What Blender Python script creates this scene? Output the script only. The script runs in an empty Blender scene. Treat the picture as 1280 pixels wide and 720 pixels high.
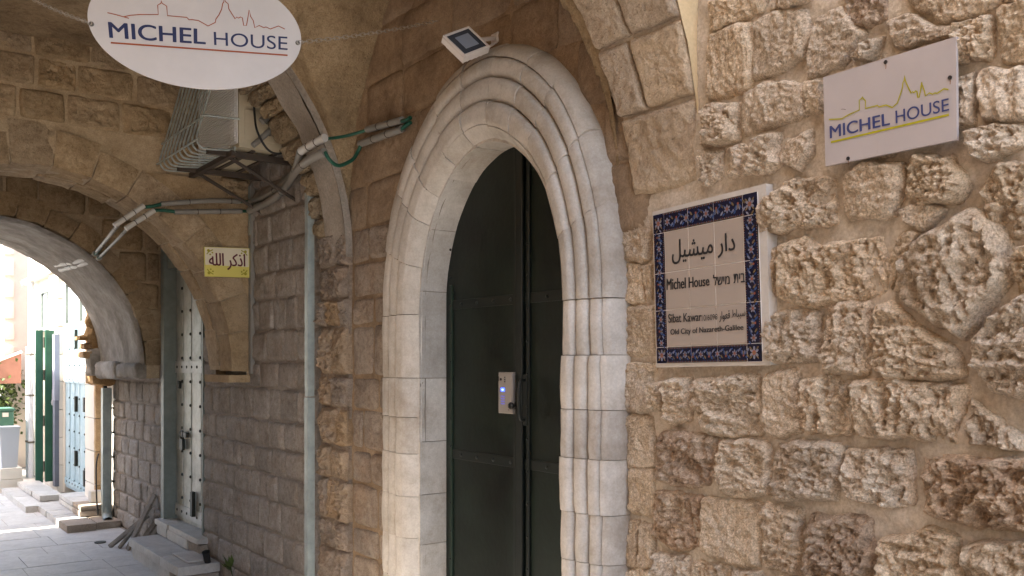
import bpy, math, random
from mathutils import Vector, noise
from math import sin, cos, pi, radians

SC = bpy.context.scene
COL = SC.collection
random.seed(7)

# ------------------------------------------------------------------ camera
FPX = 1130.0
YAW = math.atan2(840.0, FPX)
ST, CT = sin(YAW), cos(YAW)
HZ, CAMZ = 455.0, 1.65
cam_d = bpy.data.cameras.new("camera")
cam_d.sensor_width = 36.0
cam_d.lens = 36.0 * FPX / 1280.0
cam_d.shift_y = (HZ - 360.0) / 1280.0
cam_d.clip_start, cam_d.clip_end = 0.05, 500.0
cam = bpy.data.objects.new("camera", cam_d)
cam.location = (0, 0, CAMZ)
cam.rotation_euler = (pi / 2, 0, -YAW)
COL.objects.link(cam)
SC.camera = cam

# ------------------------------------------------------------------ light
SUN_EL, SUN_AZ = radians(47), radians(-92)          # azimuth from +Y, clockwise seen from above
world = bpy.data.worlds.new("World")
SC.world = world
world.use_nodes = True
wn = world.node_tree
bg = wn.nodes["Background"]
sky = wn.nodes.new("ShaderNodeTexSky")
sky.sky_type = 'NISHITA'
sky.sun_disc = False
sky.sun_elevation = SUN_EL
sky.sun_rotation = SUN_AZ
sky.dust_density = 3.0
sky.ozone_density = 0.6
wn.links.new(sky.outputs[0], bg.inputs[0])
bg.inputs[1].default_value = 0.15
sd = bpy.data.lights.new("sun", 'SUN')
sd.energy = 3.3
sd.angle = radians(0.5)
sd.color = (1.0, 0.95, 0.86)
sun = bpy.data.objects.new("sun", sd)
sdir = Vector((sin(SUN_AZ) * cos(SUN_EL), cos(SUN_AZ) * cos(SUN_EL), sin(SUN_EL)))
sun.rotation_euler = (-sdir).to_track_quat('-Z', 'Y').to_euler()
sun.location = (-8, 8, 20)
COL.objects.link(sun)
SC.view_settings.view_transform = 'Standard'
SC.view_settings.look = 'None'
SC.view_settings.exposure = 2.9
SC.view_settings.gamma = 1.0
SC.render.engine = 'CYCLES'
SC.cycles.max_bounces = 10
SC.cycles.diffuse_bounces = 6

# ------------------------------------------------------------------ helpers
def srgb(h):
    h = h.lstrip('#')
    v = [int(h[i:i + 2], 16) / 255 for i in (0, 2, 4)]
    return tuple((x / 12.92 if x <= 0.04045 else ((x + 0.055) / 1.055) ** 2.4) for x in v)

def ray(u, v):
    a, b = (u - 640.0) / FPX, (HZ - v) / FPX
    return Vector((ST + a * CT, CT - a * ST, b))

CAMP = Vector((0, 0, CAMZ))
def onX(u, v, X): r = ray(u, v); return CAMP + r * (X / r.x)
def onY(u, v, Y): r = ray(u, v); return CAMP + r * (Y / r.y)
def depth(u, v, t): return CAMP + ray(u, v) * t

class Frame:
    def __init__(s, o, e1, e2, n=None):
        s.o, s.e1, s.e2 = Vector(o), Vector(e1).normalized(), Vector(e2).normalized()
        s.n = Vector(n).normalized() if n is not None else s.e1.cross(s.e2)
        s.flip = s.e1.cross(s.e2).dot(s.n) < 0
    def at(s, a, b, h=0.0): return s.o + s.e1 * a + s.e2 * b + s.n * h
    def px(s, u, v):
        r = ray(u, v)
        t = (s.o - CAMP).dot(s.n) / r.dot(s.n)
        d = CAMP + r * t - s.o
        return (d.dot(s.e1), d.dot(s.e2))
    def shift(s, h): return Frame(s.o + s.n * h, s.e1, s.e2, s.n)

ORG = {}
def thing(name, label, cat, loc=(0, 0, 0), group=None, kind=None):
    o = bpy.data.objects.new(name, None)
    o.empty_display_size = 0.1
    o.location = loc
    COL.objects.link(o)
    o['label'] = label
    if cat: o['category'] = cat
    if group: o['group'] = group
    if kind: o['kind'] = kind
    ORG[o] = Vector(loc)
    return o

def link(name, vf, mat, parent=None, smooth=False, label=None, kind=None, mats=None, midx=None):
    V, F = vf
    off = ORG.get(parent, Vector((0, 0, 0))) if parent else Vector((0, 0, 0))
    me = bpy.data.meshes.new(name)
    me.from_pydata([(v[0] - off[0], v[1] - off[1], v[2] - off[2]) for v in V], [], F)
    for m in (mats or [mat]): me.materials.append(m)
    if midx: me.polygons.foreach_set("material_index", midx)
    if smooth: me.polygons.foreach_set("use_smooth", [True] * len(me.polygons))
    me.update()
    if smooth is True: me.set_sharp_from_angle(angle=radians(58))
    if smooth == 'auto': me.set_sharp_from_angle(angle=radians(42))
    o = bpy.data.objects.new(name, me)
    COL.objects.link(o)
    if parent:
        o.parent = parent
    ORG[o] = off
    if label: o['label'] = label
    if kind: o['kind'] = kind
    return o

def tag(o, label, cat, group=None, kind=None):
    o['label'] = label
    if cat: o['category'] = cat
    if group: o['group'] = group
    if kind: o['kind'] = kind
    return o

def join(*vfs):
    V, F = [], []
    for v, f in vfs:
        n = len(V); V += list(v); F += [tuple(i + n for i in q) for q in f]
    return V, F

def box(x0, x1, y0, y1, z0, z1):
    V = [(x, y, z) for x in (x0, x1) for y in (y0, y1) for z in (z0, z1)]
    return V, [(0, 1, 3, 2), (4, 6, 7, 5), (0, 4, 5, 1), (2, 3, 7, 6), (0, 2, 6, 4), (1, 5, 7, 3)]

def obox(fr, a0, a1, b0, b1, h0, h1, bev=0.0):
    if bev <= 0:
        V = [fr.at(a, b, h) for a in (a0, a1) for b in (b0, b1) for h in (h0, h1)]
        return V, [(0, 1, 3, 2), (4, 6, 7, 5), (0, 4, 5, 1), (2, 3, 7, 6), (0, 2, 6, 4), (1, 5, 7, 3)]
    V = []
    for (d, h) in ((0, h0), (0, h1 - bev), (bev, h1)):
        for (a, b) in ((a0 + d, b0 + d), (a1 - d, b0 + d), (a1 - d, b1 - d), (a0 + d, b1 - d)):
            V.append(fr.at(a, b, h))
    F = [(3, 2, 1, 0), (8, 9, 10, 11)]
    for k in (0, 4):
        for i in range(4):
            j = (i + 1) % 4
            F.append((k + i, k + j, k + 4 + j, k + 4 + i))
    return V, F

def fbm(p, o=4): return noise.fractal(p, 1.0, 2.0, o)

def rblock(x0, x1, y0, y1, z0, z1, res=0.06, amp=0.006, r=0.012, seed=0.0, freq=6.0, fr=None):
    """a worn block: subdivided, rounded and roughened box"""
    nx, ny, nz = [max(2, min(14, int(round((q1 - q0) / res)))) for q0, q1 in ((x0, x1), (y0, y1), (z0, z1))]
    idx, V, F = {}, [], []
    c = Vector(((x0 + x1) / 2, (y0 + y1) / 2, (z0 + z1) / 2))
    hs = Vector(((x1 - x0) / 2, (y1 - y0) / 2, (z1 - z0) / 2))
    rr = min(r, hs.x * .9, hs.y * .9, hs.z * .9)
    def ws(i, n):
        t = i / n
        return t
    def vid(i, j, k):
        key = (i, j, k)
        if key not in idx:
            p = Vector((x0 + (x1 - x0) * ws(i, nx), y0 + (y1 - y0) * ws(j, ny), z0 + (z1 - z0) * ws(k, nz)))
            d = p - c
            q = Vector([max(-(hs[m] - rr), min(hs[m] - rr, d[m])) for m in range(3)])
            e = d - q
            if e.length > 1e-6:
                e2 = e.normalized() * rr if sum(1 for m in range(3) if abs(e[m]) > 1e-6) > 1 else e
                d = q + e2
            s = Vector((seed, seed * 1.7, -seed))
            pp = c + d
            nv = fbm((pp + s) * freq) * amp + fbm((pp + s) * freq * 4, 3) * amp * .4
            dn = (e if e.length > 1e-6 else d).normalized()
            idx[key] = len(V); V.append(pp + dn * nv)
        return idx[key]
    for i in range(nx):
        for j in range(ny):
            F.append((vid(i, j, 0), vid(i, j + 1, 0), vid(i + 1, j + 1, 0), vid(i + 1, j, 0)))
            F.append((vid(i, j, nz), vid(i + 1, j, nz), vid(i + 1, j + 1, nz), vid(i, j + 1, nz)))
    for i in range(nx):
        for k in range(nz):
            F.append((vid(i, 0, k), vid(i + 1, 0, k), vid(i + 1, 0, k + 1), vid(i, 0, k + 1)))
            F.append((vid(i, ny, k), vid(i, ny, k + 1), vid(i + 1, ny, k + 1), vid(i + 1, ny, k)))
    for j in range(ny):
        for k in range(nz):
            F.append((vid(0, j, k), vid(0, j, k + 1), vid(0, j + 1, k + 1), vid(0, j + 1, k)))
            F.append((vid(nx, j, k), vid(nx, j + 1, k), vid(nx, j + 1, k + 1), vid(nx, j, k + 1)))
    if fr is not None: V = [fr.at(*v) for v in V]
    return V, F

def tube(pts, r, n=8, caps=True):
    pts = [Vector(p) for p in pts]
    V, F = [], []
    up = Vector((0, 0, 1))
    for i, p in enumerate(pts):
        d = (pts[min(i + 1, len(pts) - 1)] - pts[max(i - 1, 0)]).normalized()
        if i == 0:
            if abs(d.dot(up)) > .95: up = Vector((1, 0, 0))
        a = (up - d * up.dot(d)).normalized(); up = a
        b = d.cross(a)
        rr = r[i] if isinstance(r, (list, tuple)) else r
        for k in range(n):
            t = 2 * pi * k / n
            V.append(p + (a * cos(t) + b * sin(t)) * rr)
    for i in range(len(pts) - 1):
        for k in range(n):
            l = (k + 1) % n
            F.append((i * n + k, i * n + l, (i + 1) * n + l, (i + 1) * n + k))
    if caps:
        F.append(tuple(range(n - 1, -1, -1)))
        F.append(tuple((len(pts) - 1) * n + k for k in range(n)))
    return V, F

def smoothpath(pts, m=5):
    pts = [Vector(p) for p in pts]
    if len(pts) < 3: return pts
    out = []
    P = [pts[0]] + pts + [pts[-1]]
    for i in range(1, len(P) - 2):
        a, b, c_, d = P[i - 1:i + 3]
        for k in range(m):
            t = k / m
            out.append(.5 * ((2 * b) + (c_ - a) * t + (2 * a - 5 * b + 4 * c_ - d) * t * t + (3 * b - a - 3 * c_ + d) * t ** 3))
    out.append(pts[-1])
    return out

def disc(fr, a, b, r, h0, h1, n=10, dome=0.0):
    V, F = [], []
    for h, rr in ((h0, r), (h1, r * (.8 if dome else 1))):
        for k in range(n):
            t = 2 * pi * k / n
            V.append(fr.at(a + cos(t) * rr, b + sin(t) * rr, h))
    V.append(fr.at(a, b, h1 + dome))
    for k in range(n):
        l = (k + 1) % n
        F.append((k, l, n + l, n + k)); F.append((n + k, n + l, 2 * n))
    return V, F

def grid(fn, na, nb, keep=None):
    V = [fn(i / na, j / nb) for i in range(na + 1) for j in range(nb + 1)]
    F = []
    w = nb + 1
    for i in range(na):
        for j in range(nb):
            if keep and not keep((i + .5) / na, (j + .5) / nb): continue
            F.append((i * w + j, (i + 1) * w + j, (i + 1) * w + j + 1, i * w + j + 1))
    return V, F

def bed(fr, a0, a1, b0, b1, res, keep=None, amp=0.006, freq=5.0):
    na, nb = max(1, int((a1 - a0) / res)), max(1, int((b1 - b0) / res))
    def fn(s, t):
        a, b = a0 + (a1 - a0) * s, b0 + (b1 - b0) * t
        p = fr.at(a, b)
        h = fbm(p * freq) * amp + fbm(p * freq * 5, 3) * amp * .35
        return fr.at(a, b, h)
    return grid(fn, na, nb, (lambda s, t: keep(a0 + (a1 - a0) * s, b0 + (b1 - b0) * t)) if keep else None)

def chaikin(P, f=.18):
    out = []
    for i in range(len(P)):
        a, b = P[i], P[(i + 1) % len(P)]
        out.append((a[0] + (b[0] - a[0]) * f, a[1] + (b[1] - a[1]) * f))
        out.append((b[0] + (a[0] - b[0]) * f, b[1] + (a[1] - b[1]) * f))
    return out

def resample(P, N):
    L, tot = [], 0
    for i in range(len(P)):
        a, b = P[i], P[(i + 1) % len(P)]
        l = math.hypot(b[0] - a[0], b[1] - a[1]); L.append(l); tot += l
    out, i, acc = [], 0, 0
    for k in range(N):
        d = tot * k / N
        while acc + L[i] < d and i < len(P) - 1: acc += L[i]; i += 1
        t = (d - acc) / max(L[i], 1e-9)
        a, b = P[i], P[(i + 1) % len(P)]
        out.append((a[0] + (b[0] - a[0]) * t, a[1] + (b[1] - a[1]) * t))
    return out

def stone_vf(poly, mapf, proud=.025, rough=.01, N=24, R=5, jit=.004, back=.03, freq=12.0, flip=False, seed=None, pw=6.0, tilt=0.0, hard=True, rnd=(.12, .25), an=(1, 1)):
    """a stone: outline in wall coordinates, domed, its face broken up by noise. mapf(a, b, h) -> point"""
    if seed is None: seed = random.uniform(0, 60)
    P = resample(chaikin(chaikin(poly, rnd[0]), rnd[1]), N)
    cx = sum(p[0] for p in P) / N; cy = sum(p[1] for p in P) / N
    so = Vector((seed, seed * .37, seed * 1.9))
    P2 = []
    for a, b in P:
        q = Vector((a, b, 0)) + so
        k = fbm(q * 11, 3) * jit + noise.noise(q * 40) * jit * .4
        d = Vector((a - cx, b - cy, 0)); l = max(d.length, 1e-6)
        P2.append((a + d.x / l * k, b + d.y / l * k))
    ta, tb = random.uniform(-1, 1) * tilt, random.uniform(-1, 1) * tilt
    V, F = [], []
    for a, b in P2: V.append(mapf(a, b, -back))
    ss = [1 - (i / R) ** 1.35 for i in range(R)]
    for s in ss:
        ed = min(1.0, (1 - s) * 5 + .12)
        for a, b in P2:
            x, y = cx + (a - cx) * s, cy + (b - cy) * s
            q = Vector((x, y, 0)) + so
            n1 = noise.noise(q * freq * .35)
            qa = Vector((q.x * an[0], q.y * an[1], q.z))
            if hard: n2 = .62 - noise.turbulence(qa * freq, 4, True)
            else: n2 = fbm(q * freq, 4) * .6
            n3 = noise.noise(q * freq * 5)
            h = proud * (1 - s ** pw) + rough * ed * (n1 * .8 + n2 + n3 * .36 + (noise.noise(q * freq * 11) * .16 if R > 20 else 0)) + (x - cx) * ta + (y - cy) * tb
            V.append(mapf(x, y, h))
    q = Vector((cx, cy, 0)) + so
    n2 = (.62 - noise.turbulence(q * freq, 4, True)) if hard else fbm(q * freq, 4) * .6
    V.append(mapf(cx, cy, proud + rough * (noise.noise(q * freq * .35) * .8 + n2)))
    for r in range(R):
        for k in range(N):
            l = (k + 1) % N
            f = (r * N + k, r * N + l, (r + 1) * N + l, (r + 1) * N + k)
            F.append(f[::-1] if flip else f)
    b0 = R * N
    for k in range(N):
        f = (b0 + k, b0 + (k + 1) % N, len(V) - 1)
        F.append(f[::-1] if flip else f)
    return V, F

def course_wall(parent, fr, a0, a1, zs, wr, mat, name='stone', keep=None, gap=.012, proud=(.008, .022), rough=.008, freq=14, N=24, R=5, back=.02, pick=None, hard=True, jz=.008):
    """coursed masonry: every stone an object of its own"""
    for i in range(len(zs) - 1):
        z0, z1 = zs[i], zs[i + 1]
        a = a0 + random.uniform(-.6, 0) * wr[0]
        while a < a1 - .02:
            w = random.uniform(*wr)
            b = min(a + w, a1)
            if a1 - b < wr[0] * .5: b = a1
            aa = max(a, a0)
            if b - aa > .05:
                g = gap / 2
                j = lambda: random.uniform(-jz, jz)
                poly = [(aa + g + j(), z0 + g + j()), (b - g + j(), z0 + g + j()), (b - g + j(), z1 - g + j()), (aa + g + j(), z1 - g + j())]
                if keep is None or keep((aa + b) / 2, (z0 + z1) / 2, aa, b, z0, z1):
                    m = pick((aa + b) / 2, (z0 + z1) / 2) if pick else mat
                    link(name, stone_vf(poly, fr.at, random.uniform(*proud), rough * random.uniform(.6, 1.4), N, R, back=back, freq=freq, flip=fr.flip, hard=hard, pw=12, rnd=(.05, .2)), m, parent, True)
            a = b

# ------------------------------------------------------------------ materials
def newmat(name):
    m = bpy.data.materials.new(name); m.use_nodes = True
    nt = m.node_tree
    return m, nt, nt.nodes["Principled BSDF"]

def flat(name, col, rough=.6, metal=0.0, emit=None, estr=0.0, spec=.4, var=0.0, scale=8.0, bump=0.0, bscale=60.0):
    m, nt, b = newmat(name)
    col = srgb(col) if isinstance(col, str) else col
    b.inputs['Base Color'].default_value = (*col, 1)
    b.inputs['Roughness'].default_value = rough
    b.inputs['Metallic'].default_value = metal
    b.inputs['Specular IOR Level'].default_value = spec
    if emit:
        b.inputs['Emission Color'].default_value = (*srgb(emit), 1)
        b.inputs['Emission Strength'].default_value = estr
    if var or bump:
        geo = nt.nodes.new("ShaderNodeNewGeometry")
        n = nt.nodes.new("ShaderNodeTexNoise"); n.inputs['Scale'].default_value = scale; n.inputs['Detail'].default_value = 8; n.inputs['Roughness'].default_value = .65
        nt.links.new(geo.outputs['Position'], n.inputs['Vector'])
        r = nt.nodes.new("ShaderNodeValToRGB")
        r.color_ramp.elements[0].position = .3; r.color_ramp.elements[1].position = .7
        r.color_ramp.elements[0].color = (*[c * (1 - var) for c in col], 1)
        r.color_ramp.elements[1].color = (*[min(1, c * (1 + var * .6)) for c in col], 1)
        nt.links.new(n.outputs[0], r.inputs[0]); nt.links.new(r.outputs[0], b.inputs['Base Color'])
        if bump:
            n2 = nt.nodes.new("ShaderNodeTexNoise"); n2.inputs['Scale'].default_value = bscale; n2.inputs['Detail'].default_value = 6
            nt.links.new(geo.outputs['Position'], n2.inputs['Vector'])
            bp = nt.nodes.new("ShaderNodeBump"); bp.inputs['Strength'].default_value = bump; bp.inputs['Distance'].default_value = .01
            nt.links.new(n2.outputs[0], bp.inputs['Height']); nt.links.new(bp.outputs[0], b.inputs['Normal'])
    return m

def masonry(name, cols, scale=3.0, bump=.6, bdist=.02, bscale=28.0, pits=.4, rvar=.25, stain=None, stain_amt=.5, tool=False, rough=.92, streak=False, fine=1.0, grain=.25):
    """weathered stone / plaster: three colours mixed by noise, pits, per-stone variation, relief"""
    m, nt, b = newmat(name)
    L = nt.links.new
    N = nt.nodes.new
    geo = N("ShaderNodeNewGeometry"); oi = N("ShaderNodeObjectInfo")
    off = N("ShaderNodeVectorMath"); off.operation = 'SCALE'; off.inputs[0].default_value = (13, 7, 5)
    L(oi.outputs['Random'], off.inputs['Scale'])
    add = N("ShaderNodeVectorMath"); add.operation = 'ADD'
    L(geo.outputs['Position'], add.inputs[0]); L(off.outputs[0], add.inputs[1])
    def nz(s, d=8, r=.6, vec=None):
        n = N("ShaderNodeTexNoise"); n.inputs['Scale'].default_value = s; n.inputs['Detail'].default_value = d; n.inputs['Roughness'].default_value = r
        L((vec or add).outputs[0], n.inputs['Vector']); return n
    n1 = nz(scale, 10, .68)
    rp = N("ShaderNodeValToRGB")
    cs = [srgb(c) if isinstance(c, str) else c for c in cols]
    rp.color_ramp.elements[0].position = .28; rp.color_ramp.elements[1].position = .72
    rp.color_ramp.elements[0].color = (*cs[0], 1); rp.color_ramp.elements[1].color = (*cs[2], 1)
    e = rp.color_ramp.elements.new(.5); e.color = (*cs[1], 1)
    L(n1.outputs[0], rp.inputs[0])
    cur = rp.outputs[0]
    # per-object brightness / hue
    hsv = N("ShaderNodeHueSaturation")
    mr = N("ShaderNodeMapRange"); mr.inputs[3].default_value = 1 - rvar; mr.inputs[4].default_value = 1 + rvar
    L(oi.outputs['Random'], mr.inputs[0]); L(mr.outputs[0], hsv.inputs['Value'])
    ml = N("ShaderNodeMath"); ml.operation = 'MULTIPLY'; ml.inputs[1].default_value = 7.31
    L(oi.outputs['Random'], ml.inputs[0])
    fr = N("ShaderNodeMath"); fr.operation = 'FRACT'; L(ml.outputs[0], fr.inputs[0])
    mr2 = N("ShaderNodeMapRange"); mr2.inputs[3].default_value = .9; mr2.inputs[4].default_value = 1.1
    L(fr.outputs[0], mr2.inputs[0]); L(mr2.outputs[0], hsv.inputs['Saturation'])
    L(cur, hsv.inputs['Color']); cur = hsv.outputs[0]
    if stain:
        ns = nz(1.7 if not streak else 2.2, 6, .7, geo)
        if streak:
            mp = N("ShaderNodeMapping"); mp.inputs['Scale'].default_value = (1, 1, .25)
            L(geo.outputs['Position'], mp.inputs['Vector']); L(mp.outputs[0], ns.inputs['Vector'])
        rs = N("ShaderNodeValToRGB"); rs.color_ramp.elements[0].position = .5; rs.color_ramp.elements[1].position = .68
        L(ns.outputs[0], rs.inputs[0])
        mu = N("ShaderNodeMath"); mu.operation = 'MULTIPLY'; mu.inputs[1].default_value = stain_amt
        L(rs.outputs[0], mu.inputs[0])
        mx = N("ShaderNodeMixRGB"); L(mu.outputs[0], mx.inputs[0]); L(cur, mx.inputs[1])
        mx.inputs[2].default_value = (*(srgb(stain) if isinstance(stain, str) else stain), 1)
        cur = mx.outputs[0]
    # relief
    nb = nz(bscale, 12, .7)
    vo = N("ShaderNodeTexVoronoi"); vo.inputs['Scale'].default_value = bscale * 1.9; vo.inputs['Randomness'].default_value = 1.0
    vw = N("ShaderNodeVectorMath"); vw.operation = 'ADD'
    wv = nz(bscale * .5, 3)
    wsc = N("ShaderNodeVectorMath"); wsc.operation = 'SCALE'; wsc.inputs['Scale'].default_value = 1.6 / bscale; L(wv.outputs['Color'], wsc.inputs[0])
    L(add.outputs[0], vw.inputs[0]); L(wsc.outputs[0], vw.inputs[1]); L(vw.outputs[0], vo.inputs['Vector'])
    vr = N("ShaderNodeValToRGB"); vr.color_ramp.elements[0].position = .08; vr.color_ramp.elements[1].position = .28
    L(vo.outputs['Distance'], vr.inputs[0])
    pm = N("ShaderNodeMath"); pm.operation = 'MULTIPLY_ADD'; pm.inputs[1].default_value = pits * .45
    L(vr.outputs[0], pm.inputs[0]); L(nb.outputs[0], pm.inputs[2])
    hgt = pm.outputs[0]
    if tool:
        mp = N("ShaderNodeMapping"); mp.inputs['Scale'].default_value = (26, 26, 5)
        L(add.outputs[0], mp.inputs['Vector'])
        nt2 = nz(2.5, 6, .7, mp)
        ma = N("ShaderNodeMath"); ma.operation = 'MULTIPLY_ADD'; ma.inputs[1].default_value = .8
        L(nt2.outputs[0], ma.inputs[0]); L(hgt, ma.inputs[2]); hgt = ma.outputs[0]
    # darker tint where the relief noise is low
    dr = N("ShaderNodeValToRGB"); dr.color_ramp.elements[0].position = .33; dr.color_ramp.elements[1].position = .55
    dr.color_ramp.elements[0].color = (.62, .56, .5, 1); dr.color_ramp.elements[1].color = (1, 1, 1, 1)
    L(nb.outputs[0], dr.inputs[0])
    mm = N("ShaderNodeMixRGB"); mm.blend_type = 'MULTIPLY'; mm.inputs[0].default_value = .75 * min(1, pits * 2)
    L(cur, mm.inputs[1]); L(dr.outputs[0], mm.inputs[2]); cur = mm.outputs[0]
    ng = nz(bscale * 4.5, 4, .75)
    gr = N("ShaderNodeMapRange"); gr.inputs[1].default_value = .32; gr.inputs[2].default_value = .68; gr.inputs[3].default_value = 1 - grain; gr.inputs[4].default_value = 1 + grain * .6
    L(ng.outputs[0], gr.inputs[0])
    mg = N("ShaderNodeMixRGB"); mg.blend_type = 'MULTIPLY'; mg.inputs[0].default_value = 1.0
    L(cur, mg.inputs[1]); L(gr.outputs[0], mg.inputs[2]); cur = mg.outputs[0]
    L(cur, b.inputs['Base Color'])
    bp = N("ShaderNodeBump"); bp.inputs['Strength'].default_value = bump; bp.inputs['Distance'].default_value = bdist
    L(hgt, bp.inputs['Height'])
    nf = nz(bscale * 6, 5, .7)
    bp2 = N("ShaderNodeBump"); bp2.inputs['Strength'].default_value = min(1, .35 * fine); bp2.inputs['Distance'].default_value = .004 * max(1, fine)
    L(nf.outputs[0], bp2.inputs['Height']); L(bp.outputs[0], bp2.inputs['Normal'])
    L(bp2.outputs[0], b.inputs['Normal'])
    b.inputs['Roughness'].default_value = rough
    b.inputs['Specular IOR Level'].default_value = .2
    return m

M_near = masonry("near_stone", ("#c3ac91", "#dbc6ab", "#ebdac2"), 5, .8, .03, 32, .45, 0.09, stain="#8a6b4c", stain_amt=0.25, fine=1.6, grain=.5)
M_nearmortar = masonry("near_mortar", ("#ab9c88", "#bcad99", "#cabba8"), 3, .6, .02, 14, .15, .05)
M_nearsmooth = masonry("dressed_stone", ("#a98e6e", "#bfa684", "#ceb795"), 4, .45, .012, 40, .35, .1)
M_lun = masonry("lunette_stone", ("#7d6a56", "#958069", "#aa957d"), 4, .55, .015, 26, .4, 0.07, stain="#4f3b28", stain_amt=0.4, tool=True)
M_pil = masonry("pilaster_stone", ("#7d7065", "#97897b", "#ab9d8e"), 5, .8, .02, 30, .5, 0.1, stain="#a3784a", stain_amt=0.3, fine=1.8)
M_pilwarm = masonry("pilaster_stone_ochre", ("#82705a", "#9d8870", "#b39f86"), 5, .9, .02, 30, .45, .1, stain="#8a6844", stain_amt=.35)
M_neardark = masonry("near_stone_dark", ("#a5896f", "#c3a98e", "#d9c3a8"), 7, .8, .03, 32, .45, .08, stain="#6e5139", stain_amt=.4, fine=1.6, grain=.5)
M_far = masonry("passage_stone", ("#8c847c", "#a29a92", "#b4aca4"), 5, .7, .016, 26, .45, 0.1, stain="#6b5a4c", stain_amt=0.25, tool=True)
M_farmortar = masonry("passage_mortar", ("#857c74", "#968d85", "#a39b92"), 4, .4, .01, 24, .2, .05)
M_arch = masonry("arch_stone", ("#927f64", "#af997b", "#c5b092"), 5, .8, .02, 24, .5, 0.1, stain="#5e4b34", stain_amt=0.3, fine=1.8)
M_archmortar = masonry("arch_mortar", ("#a08c70", "#b5a185", "#c5b398"), 4, .5, .012, 22, .3, .05)
M_archsmooth = masonry("arch_smooth_stone", ("#877358", "#a18b6d", "#b4a083"), 3, .5, .012, 22, .35, 0.08, stain="#5b4830", stain_amt=0.35)
M_vault = masonry("vault_plaster", ("#83715a", "#a08c70", "#b8a386"), 2.6, .8, .022, 24, .5, .05, stain="#594733", stain_amt=0.4, fine=.6)
M_greyplaster = masonry("grey_plaster", ("#8b8072", "#9c9184", "#ada294"), 2.5, .35, .012, 14, .2, .05, stain="#6e6356", stain_amt=.5, fine=.6)
M_rubble = masonry("rubble", ("#83735c", "#a08e74", "#b8a78c"), 6, 1.0, .04, 22, .7, .1, stain="#5d4c36", stain_amt=0.3)
M_lightplaster = masonry("light_plaster", ("#7e7870", "#9e978e", "#bab4ac"), 2.5, .25, .01, 10, .15, .04, stain="#6f685f", stain_amt=.7, fine=.5, grain=.1)
M_white = masonry("white_painted_stone", ("#a1998d", "#b9b1a6", "#cbc4ba"), 3, .22, .008, 22, .2, .09, stain="#7d6a54", stain_amt=.5, rough=.65, streak=False, fine=.8, grain=.12)
M_joint = flat("joint_mortar", "#7d7468", .95)
M_rib = masonry("rib_stone", ("#b5a088", "#cab59b", "#d9c7ae"), 4, 1.0, .022, 30, .6, 0.06, fine=1.8)
M_ribside = masonry("rib_side_plaster", ("#bfa884", "#cdb793", "#d8c3a0"), 3, .2, .008, 16, .1, .03, fine=.5, grain=.1)
M_pave = masonry("paving_stone", ("#b2aeaa", "#c2beb9", "#cecac5"), 4, .4, .01, 22, .25, .05, tool=False, fine=.6, rough=.5, grain=.1)
M_pave.node_tree.nodes["Principled BSDF"].inputs["Specular IOR Level"].default_value = .5
M_pavebed = flat("paving_joint", "#99938c", .95, var=.2)
M_step = masonry("step_stone", ("#aca7a1", "#bdb8b2", "#cac5c0"), 4, .35, .01, 24, .25, .1, rough=.5, grain=.1)
M_step.node_tree.nodes["Principled BSDF"].inputs["Specular IOR Level"].default_value = .5
M_stepbrown = masonry("step_stone_brown", ("#8f8172", "#a59687", "#b5a797"), 4, .35, .01, 24, .25, .1)
M_door = flat("green_door_paint", (.006, .0105, .007), .4, spec=.35, var=.8, scale=2.2, bump=.12, bscale=30)
M_doormetal = flat("dark_green_strip", (.005, .008, .006), .42, spec=.45, var=.3)
M_keypad = flat("keypad_plastic", "#857d74", .45)
M_keydark = flat("keypad_dark", "#2a2625", .5)
M_blue = flat("keypad_display", "#3048c8", .4, emit="#3a5cff", estr=.5)
M_board = flat("shaded_white_board", "#ada4a1", .45, var=.08, scale=3)  # white board, greyed so its shade is put into the colour
M_ovalboard = flat("lit_white_board", "#cbc5c0", .4, var=.07, scale=4)  # the same white board in its brighter, lit tone
M_boardedge = flat("sign_edge", "#f0eeec", .5)
M_navy = flat("navy_letter", "#1d2550", .5)
M_navy2 = flat("faded_navy_letter", "#37406e", .5)
M_orange = flat("orange_line", "#9c4a1e", .5)
M_olive = flat("olive_line", "#a09a14", .5)
M_black = flat("black_letter", "#1b1a1c", .45)
M_tile = flat("glazed_tile", "#a09387", .22, spec=.5, var=.03, scale=3)
M_navytile = flat("navy_glaze", "#12152f", .22, spec=.5)
M_grout = flat("white_grout", "#bdb5ab", .9, var=.08, scale=14, bump=.3)
M_tgrout = flat("tile_grout", "#d6cec3", .9)
M_petal = flat("petal_glaze", "#77757f", .3)
M_gold = flat("gold_glaze", "#6b5636", .3)
M_red = flat("red_glaze", "#8a4a36", .3)
M_cyan = flat("blue_glaze", "#2f4670", .3)
M_chain = flat("galvanised_chain", "#b4aca0", .4, metal=.6)
M_lampbody = flat("lamp_housing", "#c9c1bb", .45)
M_lampglass = flat("lamp_glass", "#3c4048", .12, spec=.7)
M_lampled = flat("led_panel", "#7f8693", .35)
M_pvc = flat("grey_conduit", "#85817a", .5, var=.12, scale=12)
M_pvcw = flat("white_conduit", "#c2bfb9", .5, var=.08, scale=12)
M_cable = flat("green_cable", "#1d5140", .45)
M_bcable = flat("black_cable", "#1e1e1f", .5)
M_clip = flat("wire_clip", "#6a665f", .5, metal=.5)
M_post = flat("painted_steel_post", "#a0a8a4", .45, metal=.3, var=.25, scale=9, bump=.15)
M_ac = flat("ac_casing", "#c3b89f", .5, var=.12, scale=6)
M_acw = flat("ac_fin_white", "#eceeee", .4)
M_cage = flat("cage_steel", "#b3bab6", .5, metal=.5, var=.3, scale=20)
M_bracket = flat("dark_bracket", "#4a4038", .7, var=.3, scale=15)
M_yellow = flat("yellow_sign_face", "#d6ca6a", .5)
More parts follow.
